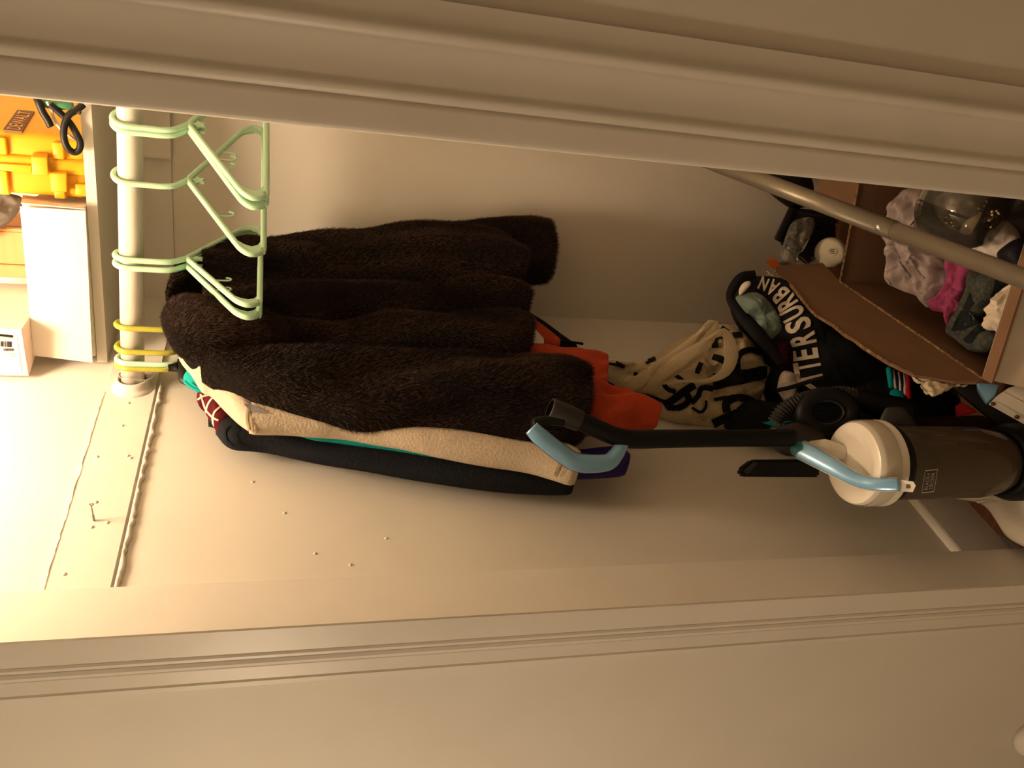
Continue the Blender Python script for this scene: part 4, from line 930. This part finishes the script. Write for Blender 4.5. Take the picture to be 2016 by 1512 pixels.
# latch tab at the lower handle end
lt = [hp(x, y, .079) for x, y in ((1765, 944), (1798, 948), (1803, 956), (1797, 969), (1765, 967))]
bm = bmesh.new(); vd = (CAM - lt[0]).normalized(); a = [bm.verts.new(p) for p in lt]; b = [bm.verts.new(p - vd * .008) for p in lt]
bm.faces.new(a); bm.faces.new(b[::-1])
for k in range(5): bm.faces.new((a[k], b[k], b[(k + 1) % 5], a[(k + 1) % 5]))
lt_o = obj('latch_tab', bm, VACWH, vac, False)
q = [hp(x, y, .079) + vd * .0008 for x, y in ((1784, 953), (1792, 954), (1792, 962), (1784, 961))]
obj('slot', hexa(q + [p - vd * .001 for p in q]), CASED, lt_o, False)
# logo on the canister
tree = bvh_of([cn])
def lg(a, b):   # a along the text (image upwards), b up (image left)
    c = np.array([1830, 947.]); return tuple(c + np.array([.16, -1]) * (a - .5) * 43 + np.array([-1, .12]) * (b - .5) * 24 + np.array([0, 0]))
for txt, b0, b1 in (('BLACK+', .55, .85), ('DECKER', .15, .45)):
    bm = glyphs(txt)
    for v in bm.verts: v.co = Vector((.12 + v.co.x * .76, b0 + (b1 - b0) * v.co.y, 0))
    obj('logo_text', stick(bm, lg, tree, .0008, 5), LOGO, cn, False)
rr = [(.06, 0), (.94, 0), (1, .08), (1, .92), (.94, 1), (.06, 1), (0, .92), (0, .08), (.06, 0)]
obj('logo_frame', stick(stroke2d([(a, b) for a, b in rr], .045, 60), lg, tree, .0008, 0), LOGO, cn, False)
# black lower housing and foot
obj('lower_ring', lathe([(.0001, .075), (.062, .075), (.068, .085), (.069, .11), (.064, .128), (.056, .135), (.05, .12), (.0001, .118)], (VX, VY, 0), seg=56), VACBLK, vac)
for z in (.084, .092, .1, .108): obj('ring_rib', lathe([(.0685, z), (.0705, z + .0015), (.0685, z + .003)], (VX, VY, 0), seg=48), VACGRY, vac)
ft = [(1880, 977), (1905, 985), (1930, 990), (1950, 1004), (1968, 1030), (1985, 1056), (2005, 1070), (2040, 1082), (2100, 1070), (2120, 980), (2100, 900), (2040, 860), (1960, 900), (1900, 940)]
PFt = PL((VX, VY, .055), (0, 0, 1))
obj('floor_head', inflate(ft, (2010, 980), PFt, .03, .05, fold=0, rings=12), VACWH, vac)
obj('head_rib', tube([Pp(x, y, PL((VX, VY, .08), (0, 0, 1))) for x, y in ((1925, 988), (1955, 985), (1985, 990), (2000, 975), (2010, 955))], .0035, 8, n=30), VACWH2, vac)
# rear column: black body behind the canister
obj('rear_body', hexa([(-.60, 1.115, .03), (-.53, 1.125, .03), (-.53, 1.21, .03), (-.60, 1.20, .03), (-.585, 1.13, .5), (-.54, 1.135, .5), (-.54, 1.19, .5), (-.585, 1.185, .5)], .012, 3), VACBLK, vac)
obj('side_wing', inflate([(1732, 838), (1740, 808), (1752, 801), (1778, 802), (1792, 818), (1806, 846), (1770, 850)], (1768, 828), PL((-.53, 1.11, .35), (.3, -.9, .3)), .01, fold=0, n=50, rings=8), VACGRY, vac)
# wand
PWd = PL((-.545, 1.125, .7), (.4, -.91, .05))
obj('wand', tube([Pp(x, y, PWd) for x, y in ((1100, 812), (1140, 828), (1180, 846), (1215, 860), (1250, 865), (1300, 864), (1400, 863), (1530, 862), (1560, 862))], [.0158, .0158, .0158, .0158, .0155, .015, .015, .015], 28, n=60), VACBLK, vac)
a, b = Pp(1082, 805, PWd), Pp(1142, 829, PWd)
obj('wand_socket', lathe([(.0155, 0), (.0185, .0), (.0192, .003), (.0182, (b - a).length - .003), (.0178, (b - a).length), (.0001, (b - a).length)], a, (b - a).normalized(), 32), VACGRY, vac)
# blue hand grip loop
gp = [Pp(x, y, off(PWd, o)) for x, y, o in ((1046, 842, .012), (1062, 858, .014), (1085, 877, .014), (1112, 897, .014), (1133, 909, .013), (1160, 913, .012), (1196, 910, .01), (1212, 896, .006), (1222, 880, .002), (1229, 868, -.002))]
gP = [Vector(p) for p in cr([p[:] for p in gp], 60)]
gw = list(np.interp(np.linspace(0, 1, 60), [0, .1, .4, .55, .75, .9, 1], [.0125, .0145, .0145, .0155, .014, .0115, .0095]))
grip = obj('hand_grip', strap(gP, gw, .006, .004), VACBLU, vac)
obj('grip_backing', strap(gP, [x + .0008 for x in gw], .007, -.006), VACBLK, grip)
obj('grip_bridge', loft([(1048, 822, 846), (1062, 819, 846), (1085, 818, 838), (1108, 820, 840)], off(PWd, .006), .011, 0, n=20), VACBLK, vac)
# bracket and crevice tool
obj('bracket', inflate([(1518, 842), (1540, 838), (1570, 832), (1612, 846), (1625, 862), (1600, 885), (1580, 894), (1552, 898), (1530, 888), (1524, 870)], (1565, 866), off(PWd, -.03), .024, .03, fold=0, n=60), VACGRY, vac)
ct = [Pp(x, y, off(PWd, -.02)) for x, y in ((1486, 906), (1615, 905), (1615, 940), (1462, 939), (1461, 925))]
bm = bmesh.new(); a = [bm.verts.new(p) for p in ct]; b = [bm.verts.new(p - PWd[1] * .022) for p in ct]
bm.faces.new(a); bm.faces.new(b[::-1])
for k in range(5): bm.faces.new((a[k], b[k], b[(k + 1) % 5], a[(k + 1) % 5]))
bmesh.ops.bevel(bm, geom=bm.edges[:], offset=.004, segments=2, affect='EDGES')
ctool = autosmooth(obj('crevice_tool', bm, VACBLK, vac), 40)
obj('tool_mouth', slab([Pp(x, y, off(PWd, -.0185)) for x, y in ((1485, 909), (1492, 912), (1472, 934), (1464, 927))], .002), VACGRY, ctool, False)
# corrugated hose loop
PH = PL((-.545, 1.16, .4), (.4, -.88, .25))
hz = cr([(1526, 832), (1540, 812), (1562, 796), (1595, 784), (1630, 778), (1662, 776), (1684, 782)], 420)
HP = [Pp(x, y, PH) for x, y in hz]; L = np.r_[0, np.cumsum([(HP[i + 1] - HP[i]).length for i in range(419)])]
rad = [.0135 + .0022 * math.sin(2 * math.pi * l / .0062) for l in L]
obj('hose', tube(HP, rad, 18), VACGRY, vac)
rg = [Pp(1628 + 47 * math.cos(t), 812 + 33 * math.sin(t), off(PH, .012)) for t in np.linspace(0, 2 * math.pi, 60)[:-1]]
obj('hose_cuff', tube(rg, .0165, 20, closed=True), VACBLK, vac)
rg = [Pp(1628 + 33 * math.cos(t), 812 + 23 * math.sin(t), off(PH, .024)) for t in np.linspace(0, 2 * math.pi, 60)[:-1]]
obj('cuff_lip', tube(rg, .002, 8, closed=True), VACGRY, vac)
obj('hose_end', loft([(1675, 765, 802), (1700, 765, 812), (1740, 775, 830), (1790, 785, 840)], off(PH, -.01), .02, 0, n=24), VACBLK, vac)
# second floor tool leaning behind: dark bar, ivory plate with screws, blue latch, red wedge
PN = PL((-.46, 1.16, .1), (.25, -.75, .6))
nz_t = thing('floor_nozzle', 'black floor nozzle with ivory screw plate and blue clip lying beside the cardboard box', 'vacuum nozzle', Pp(1990, 830, PN).xy.to_3d())
obj('bar', hexa([Pp(x, y, off(PN, .02)) for x, y in ((1868, 760), (1900, 742), (2060, 850), (2060, 920))] + [Pp(x, y, off(PN, -.03)) for x, y in ((1868, 760), (1900, 742), (2060, 850), (2060, 920))], .006, 2), VACBLK, nz_t)
pq = [(1946, 796), (1962, 780), (1985, 764), (2030, 750), (2060, 800), (2060, 860)]
bm = bmesh.new(); a = [bm.verts.new(Pp(x, y, off(PN, .032))) for x, y in pq]; b = [bm.verts.new(Pp(x, y, off(PN, .012))) for x, y in pq]
bm.faces.new(a); bm.faces.new(b[::-1])
for k in range(6): bm.faces.new((a[k], b[k], b[(k + 1) % 6], a[(k + 1) % 6]))
plate = obj('plate', bm, VACWH, nz_t, False)
for pts in ([(1958, 790), (2000, 812), (2045, 838)], [(1975, 772), (2010, 790), (2050, 808)]):
    obj('plate_groove', tube([Pp(x, y, off(PN, .0315)) for x, y in pts], .0022, 8), VACWH2, plate)
for x, y in ((1955, 795), (2002, 821)):
    obj('screw', lathe([(.0001, .0018), (.0032, .0014), (.004, 0), (.004, -.003), (.0001, -.003)], Pp(x, y, off(PN, .033)), PN[1], 16), CASED, plate)
obj('clip', hexa([Pp(x, y, off(PN, .034)) for x, y in ((1921, 752), (1968, 756), (1960, 778), (1942, 796), )] + [Pp(x, y, off(PN, .012)) for x, y in ((1921, 772), (1968, 762), (1960, 784), (1942, 800))], .003, 2), VACBLU, nz_t)
o = obj('red_wedge', hexa([Pp(x, y, off(PN, .012)) for x, y in ((1880, 800), (1892, 792), (1926, 811), (1882, 822))] + [Pp(x, y, off(PN, -.02)) for x, y in ((1880, 800), (1892, 792), (1926, 811), (1882, 822))], .003, 2), RED)
tag(o, 'small red plastic wedge beside the black floor nozzle', 'wedge')
